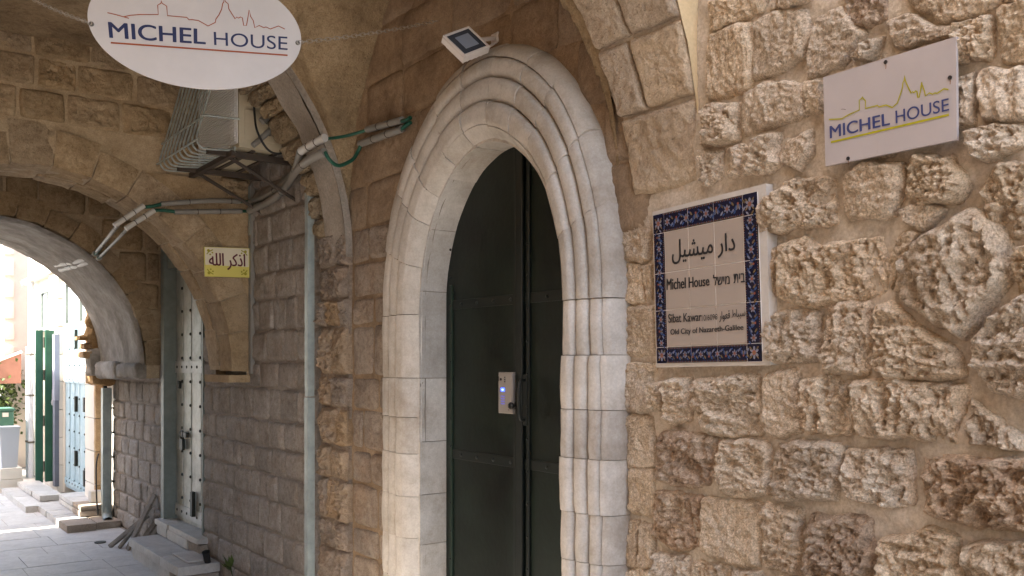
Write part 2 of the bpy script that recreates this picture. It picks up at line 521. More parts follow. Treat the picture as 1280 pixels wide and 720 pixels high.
M_cream = flat("cream_sign_face", "#ddd4bd", .5)
M_maroon = flat("maroon_letter", "#5a1626", .5)
M_yorn = flat("olive_ornament", "#9c9426", .5)
def worn_metal(name, c1, c2, c3, rough=.45, metal=.2):
    m = masonry(name, (c1, c2, c3), 4, .15, .004, 16, .15, .08, stain=c1, stain_amt=.5, streak=True, rough=rough, fine=.2, grain=.06)
    m.node_tree.nodes["Principled BSDF"].inputs['Metallic'].default_value = metal
    return m
M_wdoor = worn_metal("worn_white_metal", "#93988f", "#b9bcb6", "#cfd1cc")
M_band = worn_metal("pale_metal_band", "#a9aca8", "#bdbfbc", "#cacbc8")
M_rivet = flat("dark_rivet", "#34352f", .5, metal=.5)
M_dframe = flat("grey_green_frame", "#787f79", .5, var=.25, scale=9)
M_wood = masonry("grey_wood", ("#5d574f", "#787066", "#8d8579"), 6, .4, .006, 30, .3, .2)
M_fac = flat("facade_plaster", "#ddd6cb", .85, var=.05, scale=3, bump=.1, bscale=20)
M_facstone = masonry("facade_jamb_stone", ("#a88a66", "#bd9d76", "#cbae87"), 4, .4, .01, 20, .3, .08)
M_panel = flat("pale_panel", "#c6cfd3", .5, var=.04)
M_bluedoor = worn_metal("blue_door_paint", "#8ea6b2", "#a6bcc6", "#c3d1d6", .4)
M_green = flat("green_leaf_paint", "#2b5b48", .45, var=.15, scale=6)
M_green2 = flat("green_bin_paint", "#47705f", .5, var=.1)
M_peach = flat("peach_plaster", "#e2d4c8", .85, var=.06)
M_awn = flat("red_awning_cloth", "#8f6456", .8, var=.12, scale=10)
M_binw = flat("pale_grey_plastic", "#b9bdc4", .45)
M_leaf = flat("leaf", (.07, .11, .03), .6, var=.5, scale=6)
M_leaf2 = flat("leaf_light", (.11, .15, .04), .6, var=.5, scale=6)
M_bark = flat("bark", (.08, .06, .04), .9, var=.4)
M_carve = masonry("carved_stone", ("#9b7a56", "#b4936b", "#c7a981"), 6, .6, .02, 26, .5, .05)
M_build = masonry("building_stone", ("#a39079", "#b9a68e", "#c9b8a1"), 2, .4, .02, 10, .3, .05)

# ------------------------------------------------------------------ ground
GZ = -0.3
ground = link("ground", ([(-90, -90, GZ - .004), (90, -90, GZ - .004), (90, 120, GZ - .004), (-90, 120, GZ - .004)], [(0, 1, 2, 3)]), M_pavebed)
ground['kind'] = 'structure'
pav = thing("street_paving", "pale grey stone slabs paving the narrow street", None, (1, 10, GZ), kind='structure')
random.seed(11)
y = 6.3
n_slab = 0
while y < 15.6:
    d = random.uniform(.42, .62)
    x = -.42 - random.uniform(0, .4)
    while x < 2.66:
        w = random.uniform(.5, .85)
        x1 = min(x + w, 2.68)
        if 2.68 - x1 < .25: x1 = 2.68
        if x1 > .124 * y - .6:
            dz = random.uniform(-.002, .002)
            link("paving_slab", rblock(x + .002, x1 - .002, y + .002, y + d - .002, GZ - .06, GZ + dz, .12, .002, .003, random.uniform(0, 50), 3), M_pave, pav, True)
        x = x1
    y += d
link("cobble_bed", bed(Frame((0, 0, GZ - .004), (1, 0, 0), (0, 1, 0)), -14, 2.7, -12, 6.3, .5, None, .004, .8), M_pave, pav, True)
link("far_paving", bed(Frame((0, 0, GZ - .004), (1, 0, 0), (0, 1, 0)), -.6, 2.7, 15.6, 40, .4, None, .004, .8), M_pave, pav, True)
o = link("drain_cover", disc(Frame((2.28, 10.6, GZ), (1, 0, 0), (0, 1, 0)), 0, 0, .06, 0, .01, 14), M_rivet, pav)

# ------------------------------------------------------------------ near rubble wall (right)
TH = radians(6.3)
ND = Vector((sin(TH), cos(TH), 0))
P0 = Vector((2.70, 2.6, 0))
NF = Frame(P0, ND, (0, 0, 1), (-cos(TH), sin(TH), 0))
near = thing("rubble_wall", "rough rubble stone wall carrying the tile panel and the square white sign", "wall", (2.7, 1.5, GZ))
nb0 = NF.px(1400, 455)[0] - 3.0
link("mortar", join(bed(NF.shift(.004), NF.px(1360, 455)[0], .26, -.3, 3.6, .022, lambda a, b: not (a > -.19 and b > 2.36), .015, 6)), M_nearmortar, near, True)
link("wall_core", join(obox(NF, -6.2, -.2, -.3, 8.5, -.5, -.03)), M_build, near)
CR = {'A': (780, 0, 3), 'E': (780, 0, 2.4), 'F': (780, 200, 2.4), 'G': (780, 240, 3), 'H': (780, 420, 2.4)}
NEAR = [
 ('A', [(335, 5), (480, 0), (545, -4), (540, 45), (480, 75), (330, 130)], 1), ('A', [(555, -10), (720, -12), (690, 14), (560, 42)], 0),
 ('A', [(330, 142), (488, 90), (492, 285), (470, 340), (400, 365), (322, 375)], 1), ('A', [(500, 82), (600, 46), (690, 42), (700, 150), (680, 212), (620, 255), (560, 285), (500, 305)], 1),
 ('A', [(460, 352), (560, 302), (680, 322), (690, 440), (470, 512), (455, 482)], 1), ('A', [(320, 400), (440, 385), (440, 530), (302, 550)], 2),
 ('A', [(392, 562), (590, 502), (600, 620), (560, 652), (402, 672)], 2), ('A', [(302, 572), (378, 566), (385, 660), (335, 700), (297, 690)], 2),
 ('A', [(697, 312), (748, 302), (755, 415), (702, 428)], 0), ('A', [(625, 522), (705, 490), (712, 560), (672, 640), (605, 612)], 0),
 ('E', [(868, 0), (865, -40), (1140, -40), (1138, 5), (1100, 32), (960, 72), (880, 28)], 1), ('E', [(590, 62), (660, 22), (720, 100), (702, 150), (660, 205), (562, 237), (572, 122)], 0),
 ('E', [(672, -20), (800, -20), (792, 60), (742, 82), (682, 62)], 3), ('E', [(1002, 82), (1110, 52), (1120, 150), (1102, 182), (1012, 204)], 2),
 ('E', [(1008, 228), (1056, 222), (1062, 382), (1002, 386)], 1), ('E', [(1046, 402), (1130, 372), (1190, 380), (1212, 440), (1102, 490), (1052, 482)], 2),
 ('E', [(1136, 22), (1290, 5), (1290, 195), (1132, 190)], 1), ('E', [(1076, 210), (1290, 202), (1290, 352), (1082, 365)], 1), ('E', [(700, 182), (742, 130), (790, 108), (752, 184)], 2),
 ('E', [(1150, -60), (1290, -70), (1290, -8), (1155, 8)], 1),
 ('E', [(800, 70), (860, 40), (940, 84), (990, 80), (985, 110), (830, 150)], 1), ('E', [(770, 200), (985, 130), (988, 380), (780, 470)], 1),
 ('F', [(430, 130), (520, 62), (636, 52), (645, 190), (560, 202), (436, 222)], 2), ('F', [(670, 42), (740, 12), (846, 12), (840, 62), (820, 170), (690, 186), (668, 150)], 1),
 ('F', [(862, 22), (900, -18), (990, 2), (1040, 72), (1002, 122), (902, 136), (866, 102)], 2), ('F', [(842, 152), (880, 132), (960, 148), (905, 212), (852, 190)], 0),
 ('F', [(485, 262), (560, 240), (600, 262), (780, 226), (802, 330), (790, 400), (560, 440), (482, 402)], 2), ('F', [(440, 262), (466, 272), (462, 410), (442, 402)], 0),
 ('F', [(845, 300), (910, 232), (985, 200), (1040, 155), (1085, 162), (1160, 252), (1180, 342), (1105, 428), (1030, 536), (940, 480), (860, 425), (830, 392)], 4),
 ('F', [(442, 460), (590, 450), (600, 602), (442, 610)], 2), ('F', [(622, 432), (745, 430), (750, 640), (622, 640)], 2), ('F', [(767, 437), (830, 437), (1000, 568), (1020, 640), (980, 655), (830, 655), (772, 622)], 2),
 ('F', [(1052, 540), (1125, 462), (1280, 380), (1300, 720), (1132, 700), (1052, 612)], 4), ('F', [(1078, 100), (1132, 22), (1290, 5), (1290, 225), (1205, 235), (1132, 215)], 4),
 ('F', [(1195, 262), (1290, 245), (1290, 350), (1190, 405)], 2), ('F', [(796, 330), (842, 225), (895, 222), (838, 330), (812, 380)], 0),
 ('G', [(6, 112), (100, 82), (112, 150), (100, 252), (12, 262)], 0), ('G', [(6, 272), (68, 272), (88, 410), (6, 416)], 0), ('G', [(80, 272), (116, 266), (118, 410), (97, 402)], 0),
 ('G', [(12, 430), (122, 432), (128, 610), (16, 616)], 0), ('G', [(10, 640), (118, 642), (120, 672), (14, 676)], 0),
 ('H', [(10, 92), (86, 92), (90, 225), (12, 230)], 0), ('H', [(100, 142), (130, 132), (132, 220), (106, 225)], 2), ('H', [(150, 132), (210, 122), (212, 250), (152, 270)], 2),
 ('H', [(230, 127), (410, 117), (416, 290), (270, 296), (232, 232)], 2), ('H', [(430, 112), (536, 107), (548, 290), (436, 296)], 1), ('H', [(556, 127), (640, 112), (695, 142), (690, 290), (562, 292)], 2),
 ('H', [(710, 137), (850, 132), (1025, 152), (1012, 325), (860, 302), (712, 302)], 2), ('H', [(1052, 182), (1120, 232), (1215, 312), (1215, 345), (1052, 322)], 2),
 ('H', [(116, 292), (285, 302), (290, 440), (202, 455), (112, 432)], 5), ('H', [(302, 312), (440, 322), (446, 480), (302, 472)], 2), ('H', [(466, 322), (600, 317), (665, 332), (660, 440), (650, 490), (467, 486)], 2),
 ('H', [(682, 342), (860, 347), (870, 500), (800, 510), (677, 482)], 2), ('H', [(902, 362), (1290, 378), (1290, 590), (1132, 577), (912, 532)], 5), ('H', [(16, 237), (90, 242), (100, 390), (17, 396)], 0),
 ('H', [(27, 402), (95, 402), (105, 540), (27, 532)], 0), ('H', [(102, 462), (240, 482), (236, 630), (142, 636), (102, 592)], 5), ('H', [(247, 487), (415, 502), (410, 690), (332, 680), (247, 642)], 1),
 ('H', [(437, 502), (545, 522), (532, 710), (432, 692)], 2), ('H', [(572, 532), (750, 552), (760, 690), (722, 742), (562, 742)], 5), ('H', [(792, 602), (930, 572), (1010, 602), (1012, 760), (782, 760)], 4),
 ('H', [(1042, 622), (1290, 602), (1290, 760), (1042, 760)], 4), ('H', [(12, 552), (50, 552), (52, 690), (16, 692)], 0), ('H', [(57, 562), (95, 562), (97, 690), (57, 692)], 0),
 ('H', [(107, 652), (200, 662), (207, 760), (107, 760)], 2), ('H', [(222, 672), (320, 692), (322, 770), (222, 770)], 2), ('H', [(342, 702), (420, 702), (422, 780), (342, 780)], 2), ('H', [(12, 702), (95, 702), (97, 770), (12, 770)], 0),
 ('H', [(440, 722), (530, 730), (530, 800), (440, 800)], 2),
]
random.seed(3)
for (c, poly, k) in NEAR:
    ox, oy, s = CR[c]
    P = [NF.px(ox + x / s, oy + y / s) for x, y in poly]
    # 0 soft small, 1 dressed, 2 rough, 3 dark rough, 4 large knobbly, 5 deeply pitted
    proud, rough, freq = [(.026, .018, 15), (.030, .020, 14), (.032, .046, 13), (.024, .036, 12), (.040, .054, 10), (.030, .058, 12)][k]
    cx_ = sum(p[0] for p in P) / len(P); cy_ = sum(p[1] for p in P) / len(P)
    P = [(cx_ + (x - cx_) * 1.10, cy_ + (y - cy_) * 1.10) for x, y in P]
    NN, RR = (128, 42) if k >= 2 else (90, 26)
    link("rubble_stone", stone_vf(P, NF.at, proud, rough, NN, RR, jit=.014, back=.05, freq=freq, flip=NF.flip, pw=14, rnd=(.06, .22), tilt=.06, an=random.choice(((1, 1), (1, 1), (.55, 1.5), (1.5, .6)))), M_neardark if k in (3, 5) else M_near, near, True)
# rows that carry the wall on below the picture's edge and toward the camera
course_wall(near, NF, -2.2, -.02, [-.3, -.05, .2], (.25, .45), M_near, 'rubble_stone', None, .03, (.02, .035), .03, 14, 30, 7, .05)

# ------------------------------------------------------------------ door wall (between the two vault ribs)
SX = 2.56                       # front of the door surround
YC = 3.76
XF = lambda X: Frame((X, 0, 0), (0, 1, 0), (0, 0, 1), (-1, 0, 0))
def arc_pt(q, t):
    """path of the door arch. q 0 inner .. 1 outer; t 0..1 from the left foot over the apex to the right foot"""
    a = .63 + .325 * q
    zs = 1.93 + .25 * q
    rise = .82 + .18 * q
    zb = -.28
    Ls = zs - zb
    La = pi * .5 * (a + rise)
    tot = 2 * Ls + La
    d = t * tot
    return a, zs, rise, zb, Ls, La, tot, d
FOOT = 2.21; ARC = 2.6; TOT = 2 * FOOT + ARC
def arch_at(q, s):
    """s is a common parameter: 0..FOOT left jamb, FOOT..FOOT+ARC arch, then the right jamb"""
    a = (.645 + .44 * q) if s < FOOT + ARC * .5 else (.63 + .325 * q); zs = 1.93; rise = .82 + .49 * q; zb = -.28
    if s <= FOOT:
        return YC + a, zb + (zs - zb) * s / FOOT
    if s >= FOOT + ARC:
        return YC - a, zs - (zs - zb) * (s - FOOT - ARC) / FOOT
    f = pi * (s - FOOT) / ARC
    pt = .05 * (1 - abs(cos(f)))          # the slight point at the crown
    return YC + a * cos(f), zs + rise * sin(f) ** .95 + pt * .5
def in_arch(y, z, q):
    a = (.645 + .44 * q) if y > YC else (.63 + .325 * q); zs = 1.93; rise = .82 + .49 * q
    if abs(y - YC) > a: return False
    if z <= zs: return True
    return z < zs + rise * math.sqrt(max(0, 1 - ((y - YC) / a) ** 2)) + .02

dw = thing("doorway_wall", "dark tooled stone wall around the pointed white door surround", "wall", (2.7, 4, GZ))
DF = XF(2.70)
link("mortar", bed(DF, 2.5, 5.80, GZ, 4.4, .04, lambda a, b: not in_arch(a, b, .55) and not (a < 2.84 and b < 2.36), .008, 5), M_lun, dw, True)
link("wall_core", join(box(2.95, 3.4, 2.45, 6.1, GZ, 4.4)), M_build, dw)
random.seed(21)
zs_p = [-.3, -.05, .18, .42, .6, .88, 1.1, 1.36, 1.57, 1.9, 2.08, 2.3, 2.52]
def kp_l(a, b, a0, a1, z0, z1):
    if in_arch(a, b, .85): return False
    return True
PILW = lambda a, b: M_pilwarm if (random.random() < .75 and .7 < b < 2.1) else M_pil
PF2 = XF(2.665)
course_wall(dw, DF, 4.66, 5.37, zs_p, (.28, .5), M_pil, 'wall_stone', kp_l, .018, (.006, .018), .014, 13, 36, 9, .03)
pier0 = thing("wall_pier", "rough coursed stone pier under the far vault arch beside the steel post", "pier", (2.66, 5.7, GZ))
link("mortar", join(bed(PF2, 5.385, 5.79, GZ, 2.42, .035, None, .012, 6), box(2.675, 2.72, 5.39, 5.785, GZ, 2.4)), M_pil, pier0, True)
course_wall(pier0, PF2, 5.38, 5.79, zs_p, (.15, .3), M_pil, 'pier_stone', None, .014, (.008, .03), .045, 15, 56, 16, .04, PILW)
zs_u = [2.52, 2.8, 3.12, 3.42, 3.74, 4.06, 4.38]
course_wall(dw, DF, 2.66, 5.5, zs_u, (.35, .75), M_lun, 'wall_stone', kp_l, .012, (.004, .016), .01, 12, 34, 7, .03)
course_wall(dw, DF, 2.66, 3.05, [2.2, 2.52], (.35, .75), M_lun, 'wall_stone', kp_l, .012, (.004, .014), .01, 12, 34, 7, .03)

# ---- moulded door surround
sur = thing("door_surround", "white painted pointed arch of moulded stone around the green double door", "door surround", (2.6, YC, GZ))
def prof():
    """(q, x) across the surround: splayed inner face, three rolls divided by narrow grooves, then the outer flank"""
    P = [(0.0, 2.64), (.004, 2.635), (.13, 2.566), (.14, 2.564)]
    for k, (q0, q1, x) in enumerate(((.15, .375, 2.552), (.395, .61, 2.562), (.63, .825, 2.576))):
        for i in range(11):
            f = i / 10
            e = abs(2 * f - 1)
            P.append((q0 + (q1 - q0) * f, x + .016 * e ** 5 + .002 * sin(f * 7 + k)))
        P.append((q1 + .003, x + .04)); P.append((q1 + .010, x + .042))
    for i in range(7):
        f = i / 6
        P.append((.845 + .155 * sin(f * pi / 2), 2.596 + .12 * (1 - cos(f * pi / 2))))
    P.append((1.0, 2.76))
    return P
PROF = prof()
def surround_vf(s0, s1, dx=0.0, dq=0.0, seed=0.0, inset=0.0):
    n = max(2, int((s1 - s0) / .045))
    V, F = [], []
    w = len(PROF)
    for i in range(n + 1):
        s = s0 + (s1 - s0) * i / n
        edge = .0025 * (1 if i in (0, n) else 0)
        for (q, x) in PROF:
            y, z = arch_at(q, s)
            p = Vector((x, y, z)) + Vector((seed, 0, seed))
            wob = fbm(p * 7, 3) * .005 + fbm(p * 30, 3) * .0012
            wq = fbm(Vector((q * 4, s * 3.0, 1)), 3) * .014
            y, z = arch_at(max(0, q + (wq + dq) * (1 if .02 < q < .98 else 0)), s)
            V.append((x + dx + wob + edge + inset, y, z))
    for i in range(n):
        for k in range(w - 1):
            F.append((i * w + k, (i + 1) * w + k, (i + 1) * w + k + 1, i * w + k + 1))
    F.append(tuple(range(w - 1, -1, -1))); F.append(tuple(n * w + k for k in range(w)))
    return V, F
random.seed(5)
cuts = [0]
while cuts[-1] < FOOT - .12: cuts.append(cuts[-1] + random.uniform(.205, .245))
cuts[-1] = FOOT
na = 11
for i in range(1, na + 1): cuts.append(FOOT + ARC * i / na + (random.uniform(-.03, .03) if i < na else 0))
while cuts[-1] < TOT - .12: cuts.append(cuts[-1] + random.uniform(.205, .245))
cuts[-1] = TOT
for i in range(len(cuts) - 1):
    j = cuts[i] >= FOOT + ARC
    link("surround_block", surround_vf(cuts[i] + .0015, cuts[i + 1] - .0015, random.uniform(-.004, .004) * (2.0 if j else 1), random.uniform(-.012, .012), random.uniform(0, 40)), M_white, sur, 'auto')
link("joint_mortar", surround_vf(0, TOT, 0, 0, 3.0, .024), M_joint, sur, True)
# reveal blocks (the inner jamb)
XD = 2.80
def reveal_vf(s0, s1, x0, x1, dq=0.0, seed=0.0):
    n = max(2, int((s1 - s0) / .05)); m = 5
    V, F = [], []
    for i in range(n + 1):
        s = s0 + (s1 - s0) * i / n
        for k in range(m + 1):
            x = x0 + (x1 - x0) * k / m
            q = dq + fbm(Vector((x * 6 + seed, s * 5, seed)), 3) * .012
            y, z = arch_at(q, s)
            V.append((x, y, z))
        y, z = arch_at(.3, s); V.append((x1, y, z)); V.append((x0, y, z))
    w = m + 3
    for i in range(n):
        for k in range(w):
            F.append((i * w + k, i * w + (k + 1) % w, (i + 1) * w + (k + 1) % w, (i + 1) * w + k))
    F.append(tuple(range(w))); F.append(tuple(n * w + k for k in range(w - 1, -1, -1)))
    return V, F
rc = [0]
while rc[-1] < FOOT - .2: rc.append(rc[-1] + random.uniform(.25, .36))
rc[-1] = FOOT + .12
while rc[-1] < FOOT + ARC - .3: rc.append(rc[-1] + .36)
rc[-1] = FOOT + ARC
while rc[-1] < TOT - .2: rc.append(rc[-1] + random.uniform(.25, .36))
rc[-1] = TOT
for i in range(len(rc) - 1):
    link("reveal_block", reveal_vf(rc[i] + .002, rc[i + 1] - .002, 2.625, 2.86, random.uniform(-.008, .004), random.uniform(0, 30)), M_white, sur, 'auto')
link("joint_mortar", reveal_vf(0, TOT, 2.63, 2.85, .012), M_joint, sur, True)
link("door_sill", rblock(2.58, 2.9, YC - .62, YC + .62, GZ, -.2, .1, .004, .01, 2), M_step, sur, True)

# ---- green double door
door = thing("double_door", "dark green riveted metal double door with a keypad lock", "door", (XD, YC, -.2))
DFR = XF(XD)
YM = 3.69
def leaf_vf(y0, y1, x0, x1):
    n = 22
    top = []
    for i in range(n + 1):
        y = y0 + (y1 - y0) * i / n
        a = .66; u = max(-1, min(1, (y - YC) / a))
        top.append((y, 1.93 + .86 * math.sqrt(max(0, 1 - u * u))))
    V, F = [], []
    for x in (x0, x1):
        for y, z in top: V.append((x, y, -.2)); V.append((x, y, z))
    o2 = 2 * (n + 1)
    for i in range(n):
        F.append((2 * i, 2 * i + 1, 2 * i + 3, 2 * i + 2))
        F.append((o2 + 2 * i, o2 + 2 * i + 2, o2 + 2 * i + 3, o2 + 2 * i + 1))
        F.append((2 * i + 1, o2 + 2 * i + 1, o2 + 2 * i + 3, 2 * i + 3))
    F.append((0, o2, o2 + 1, 1)); F.append((2 * n, 2 * n + 1, o2 + 2 * n + 1, o2 + 2 * n))
    return V, F
ll = link("door_leaf", leaf_vf(YM + .004, 4.40, XD, XD + .04), M_door, door)
rl = link("door_leaf", leaf_vf(3.10, YM - .004, XD + .008, XD + .045), M_door, door)
for lf, ya, yb, xx in ((ll, YM + .03, 4.37, XD), (rl, 3.12, YM - .03, XD + .008)):
    fr2 = XF(xx)
    for zc in (1.985, 1.14):
        link("band", obox(fr2, ya, yb, zc - .026, zc + .026, -.002, .006, .002), M_doormetal, lf)
        r = []
        k = 0
        yy = ya + .05
        while yy < yb:
            r.append(disc(fr2, yy, zc, .011, .004, .011, 8, .005)); yy += .155
        link("rivet", join(*r), M_doormetal, lf)
link("cover_strip", obox(DFR, YM - .028, YM + .028, -.2, 2.76, -.002, .016, .004), M_doormetal, door)
link("cover_strip", obox(DFR, YM + .034, YM + .058, -.2, 2.76, -.002, .009, .003), M_doormetal, door)
link("cover_strip", obox(DFR, YM - .075, YM - .05, -.2, 2.74, -.012, .006, .003), M_doormetal, door)
link("edge_strip", obox(DFR, 4.325, 4.352, -.2, 2.1, -.002, .012, .004), flat("edge_green", "#16261c", .4), door)
r = []
for i in range(16):
    r.append(disc(DFR, 4.338, -.1 + i * .16, .008, .01, .016, 8, .004)); r.append(disc(DFR, YM - .062, -.05 + i * .165, .007, .004, .012, 8, .003))
link("rivet", join(*r), M_doormetal, door)
# handles
def lathe(fr, a, b, prof_, n=14):
    V, F = [], []
    for h, r_ in prof_:
        for k in range(n):
            t = 2 * pi * k / n; V.append(fr.at(a + cos(t) * r_, b + sin(t) * r_, h))
    for i in range(len(prof_) - 1):
        for k in range(n):
            l = (k + 1) % n; F.append((i * n + k, i * n + l, (i + 1) * n + l, (i + 1) * n + k))
    F.append(tuple((len(prof_) - 1) * n + k for k in range(n)))
    return V, F
kb = onX(647, 507, XD)
link("knob", lathe(DFR, kb.y, kb.z, [(0, .02), (.012, .02), (.014, .009), (.03, .008), (.036, .017), (.046, .019), (.053, .014), (.056, .0)]), flat("knob_metal", "#2b2925", .35, metal=.6), door)
pb = onX(658, 500, XD)
link("pull_plate", obox(DFR, pb.y - .018, pb.y + .018, pb.z - .13, pb.z + .13, 0, .012, .003), M_doormetal, door)
link("pull_handle", tube(smoothpath([DFR.at(pb.y, pb.z + .1, .01), DFR.at(pb.y, pb.z + .09, .04), DFR.at(pb.y, pb.z, .048), DFR.at(pb.y, pb.z - .09, .04), DFR.at(pb.y, pb.z - .1, .01)]), .008), M_doormetal, door)
# keypad
kc = onX(633, 491, XD - .02)
kp = link("keypad", obox(DFR, kc.y - .062, kc.y + .062, kc.z - .108, kc.z + .108, 0, .03, .006), M_keypad, door)
KF = XF(XD - .0305)
link("keypad_screen", obox(KF, kc.y + .0, kc.y + .034, kc.z + .006, kc.z + .026, 0, .0015), M_blue, kp)
link("keypad_screen_inset", obox(KF, kc.y + .008, kc.y + .026, kc.z + .011, kc.z + .021, .0015, .002), flat("screen_pale", "#8fa0ff", .4, emit="#7f93ff", estr=.5), kp)
bt = []
for i in range(3):
    for j in range(4): bt.append(disc(KF, kc.y + .006 + i * .012, kc.z - .018 - j * .013, .0032, 0, .001, 8))
link("key_dots", join(*bt), flat("key_glow", "#5a5fb0", .4, emit="#4a58d8", estr=.15), kp)
link("keypad_camera", disc(KF, kc.y + .035, kc.z + .07, .007, 0, .002, 12), M_keydark, kp)
link("keypad_marks", join(obox(KF, kc.y + .05, kc.y + .053, kc.z + .06, kc.z + .085, 0, .001), *[obox(KF, kc.y - .004 - i * .0, kc.y + .004, kc.z + .055 + i * .011, kc.z + .061 + i * .011, 0, .001) for i in range(3)], obox(KF, kc.y - .035, kc.y - .03, kc.z - .09, kc.z - .085, 0, .001)), M_keydark, kp)

# ------------------------------------------------------------------ vaulted bay: ribs and web
VR, VXC, VZ0 = 1.8, .9, 2.35
def zB(x, r=VR):
    return VZ0 + math.sqrt(max(0, r * r - (x - VXC) ** 2))
def zA(y):
    u = (y - 4.15) / 1.28
    return 2.45 + 1.7 * math.sqrt(max(0, 1 - u * u))
vault = thing("vaulted_ceiling", "brown plastered groin vault over the doorway", "vault", (.9, 4.2, 2.35))
def vf(s, t):
    x = VXC + VR * sin((s - .5) * pi) ; y = 4.15 + 1.30 * sin((t - .5) * pi)
    z = max(zA(y), zB(x))
    p = Vector((x, y, z))
    return p + Vector((0, 0, fbm(p * 2.2, 4) * .02))
link("plaster_web", grid(vf, 72, 60), M_vault, vault, True)
# far transverse arch
farib = thing("transverse_arch", "far vault arch with grey plaster and a broken rubble edge", "arch", (.9, 5.7, 2.35))
def soffit(y0, y1, r, amp, z_off=0.0, f=4.0, na=110, nb=8, a_lo=0.0, a_hi=pi, edge=None):
    def fn(s, t):
        a = a_lo + (a_hi - a_lo) * s
        y = y0 + (y1 - y0) * t
        p = Vector((VXC + r * cos(a), y, VZ0 + r * sin(a)))
        k = fbm(p * f, 5) * amp + .02 * max(0, 1 - abs(a) / .1)
        if edge and t > .999: y += fbm(Vector((s * 40, 3, 1)), 4) * edge
        rr = r + k
        return Vector((VXC + rr * cos(a), y, VZ0 + z_off + rr * sin(a)))
    return grid(fn, na, nb)
def ringwall(y, r0, r1, na=60, a_lo=0.0, a_hi=pi, flip=False, nb=1):
    def fn(s, t):
        a = a_lo + (a_hi - a_lo) * s; r = r0 + (r1 - r0) * t
        return Vector((VXC + r * cos(a), y, VZ0 + r * sin(a)))
    return grid(fn, na, nb)
link("plaster_band", join(soffit(5.38, 5.66, 1.745, .016), ringwall(5.38, 1.75, 1.80, 60, .0, pi)), M_greyplaster, farib, True)
random.seed(9)
def cyl_map(r): return lambda a, b, h: Vector((VXC + (r - h) * cos(a / r), b, VZ0 + (r - h) * sin(a / r)))
a = -.02
while a < 1.8 * pi * .9:
    w = random.uniform(.10, .24)
    y0 = 5.65 + random.uniform(-.015, .015); y1 = 5.80 + .26 * min(1, a / 1.0) + random.uniform(-.06, .05) * min(1, .3 + a)
    ym = (y0 + y1) / 2 + random.uniform(-.06, .06)
    for q0, q1 in (((y0, y1),) if random.random() < .4 else ((y0, ym), (ym, y1))):
        poly = [(a + .004, q0), (a + w - .004, q0 + random.uniform(-.01, .01)), (a + w - .004, q1 + random.uniform(-.02, .02)), (a + .004, q1)]
        link("rubble_stone", stone_vf(poly, cyl_map(1.775), random.uniform(.02, .05), .045, 26, 7, jit=.012, back=.08, freq=14), M_rubble, farib, True)
    a += w
link("rubble_bed", join(soffit(5.64, 5.79, 1.785, .03, f=9, nb=12, a_lo=0, a_hi=.4), soffit(5.64, 6.03, 1.79, .03, f=9, nb=12, a_lo=.38), ringwall(6.02, 1.785, 2.3, 90, .38, pi, nb=6)), M_rubble, farib, True)
# near transverse arch
nrib = thing("transverse_arch", "near vault arch springing in big dressed stones beside the tile panel", "arch", (.9, 2.6, 2.35))
NRR = 1.80
Y0R, Y1R = 2.39, 2.76
courses = [(0.0, .34), (.345, .64), (.645, .93)]
random.seed(13)
def splay(a): return .0 + .42 * max(0, a) ** 1.25
yc_px = 0
def rib_edge(a):
    """far edge of the springing stones: it widens as the vault rises"""
    return Y1R + .15 * min(1.2, max(0, a) / .9) ** 1.2 + .0
for (a0, a1) in courses:
    mids = [.56 + random.uniform(-.06, .06)] if a0 > .1 else []
    ed = [0] + mids + [1]
    for i in range(len(ed) - 1):
        f0, f1 = ed[i], ed[i + 1]
        def yy(a_, f): return Y0R + (rib_edge(a_) - Y0R) * f
        g = .003
        poly = [(a0 + g, yy(a0, f0) + (g if i else 0)), (a0 + g, yy(a0, f1) - g), ((a0 + a1) / 2, yy((a0 + a1) / 2, f1) - g), (a1 - g, yy(a1, f1) - g), (a1 - g, yy(a1, f0) + (g if i else 0)), ((a0 + a1) / 2, yy((a0 + a1) / 2, f0) + (g if i else 0))]
        link("springer_stone", stone_vf(poly, cyl_map(NRR), .03, .013, 72, 22, jit=.006, back=.12, freq=12, flip=True, pw=20, rnd=(.02, .2)), M_rib, nrib, True)
def rs(s, t):
    a = -.02 + 1.02 * s
    y = Y0R + .004 + (rib_edge(a) - .01 - Y0R) * t
    return Vector((VXC + (NRR + .002) * cos(a / NRR), y, VZ0 + (NRR + .002) * sin(a / NRR)))
link("joint_mortar", grid(rs, 30, 6), M_nearmortar, nrib, True)
def rsf(s, t):
    a = -.02 + .98 * s
    y = rib_edge(a) - .01
    r = NRR + .25 * t
    return Vector((VXC + r * cos(a / NRR), y, VZ0 + r * sin(a / NRR)))
link("joint_mortar", grid(rsf, 30, 3), M_lun, nrib, True)
def ru(s, t):
    a = .95 + (NRR * pi - .95) * s
    y = Y0R + (3.12 - Y0R) * t + (.14 * max(0, 1 - (a - .95) / .5) if t > .5 else 0) * 0
    p = Vector((VXC + (NRR - .035) * cos(a / NRR), y, VZ0 + (NRR - .035) * sin(a / NRR)))
    return p + Vector((0, 0, fbm(p * 4) * .012))
link("plaster_band", join(grid(ru, 60, 10), grid(lambda s, t: Vector((VXC + (NRR - .035 + .12 * t) * cos((.95) / NRR), Y0R + (3.12 - Y0R) * s, VZ0 + (NRR - .035 + .12 * t) * sin((.95) / NRR))), 6, 1)), M_vault, nrib, True)
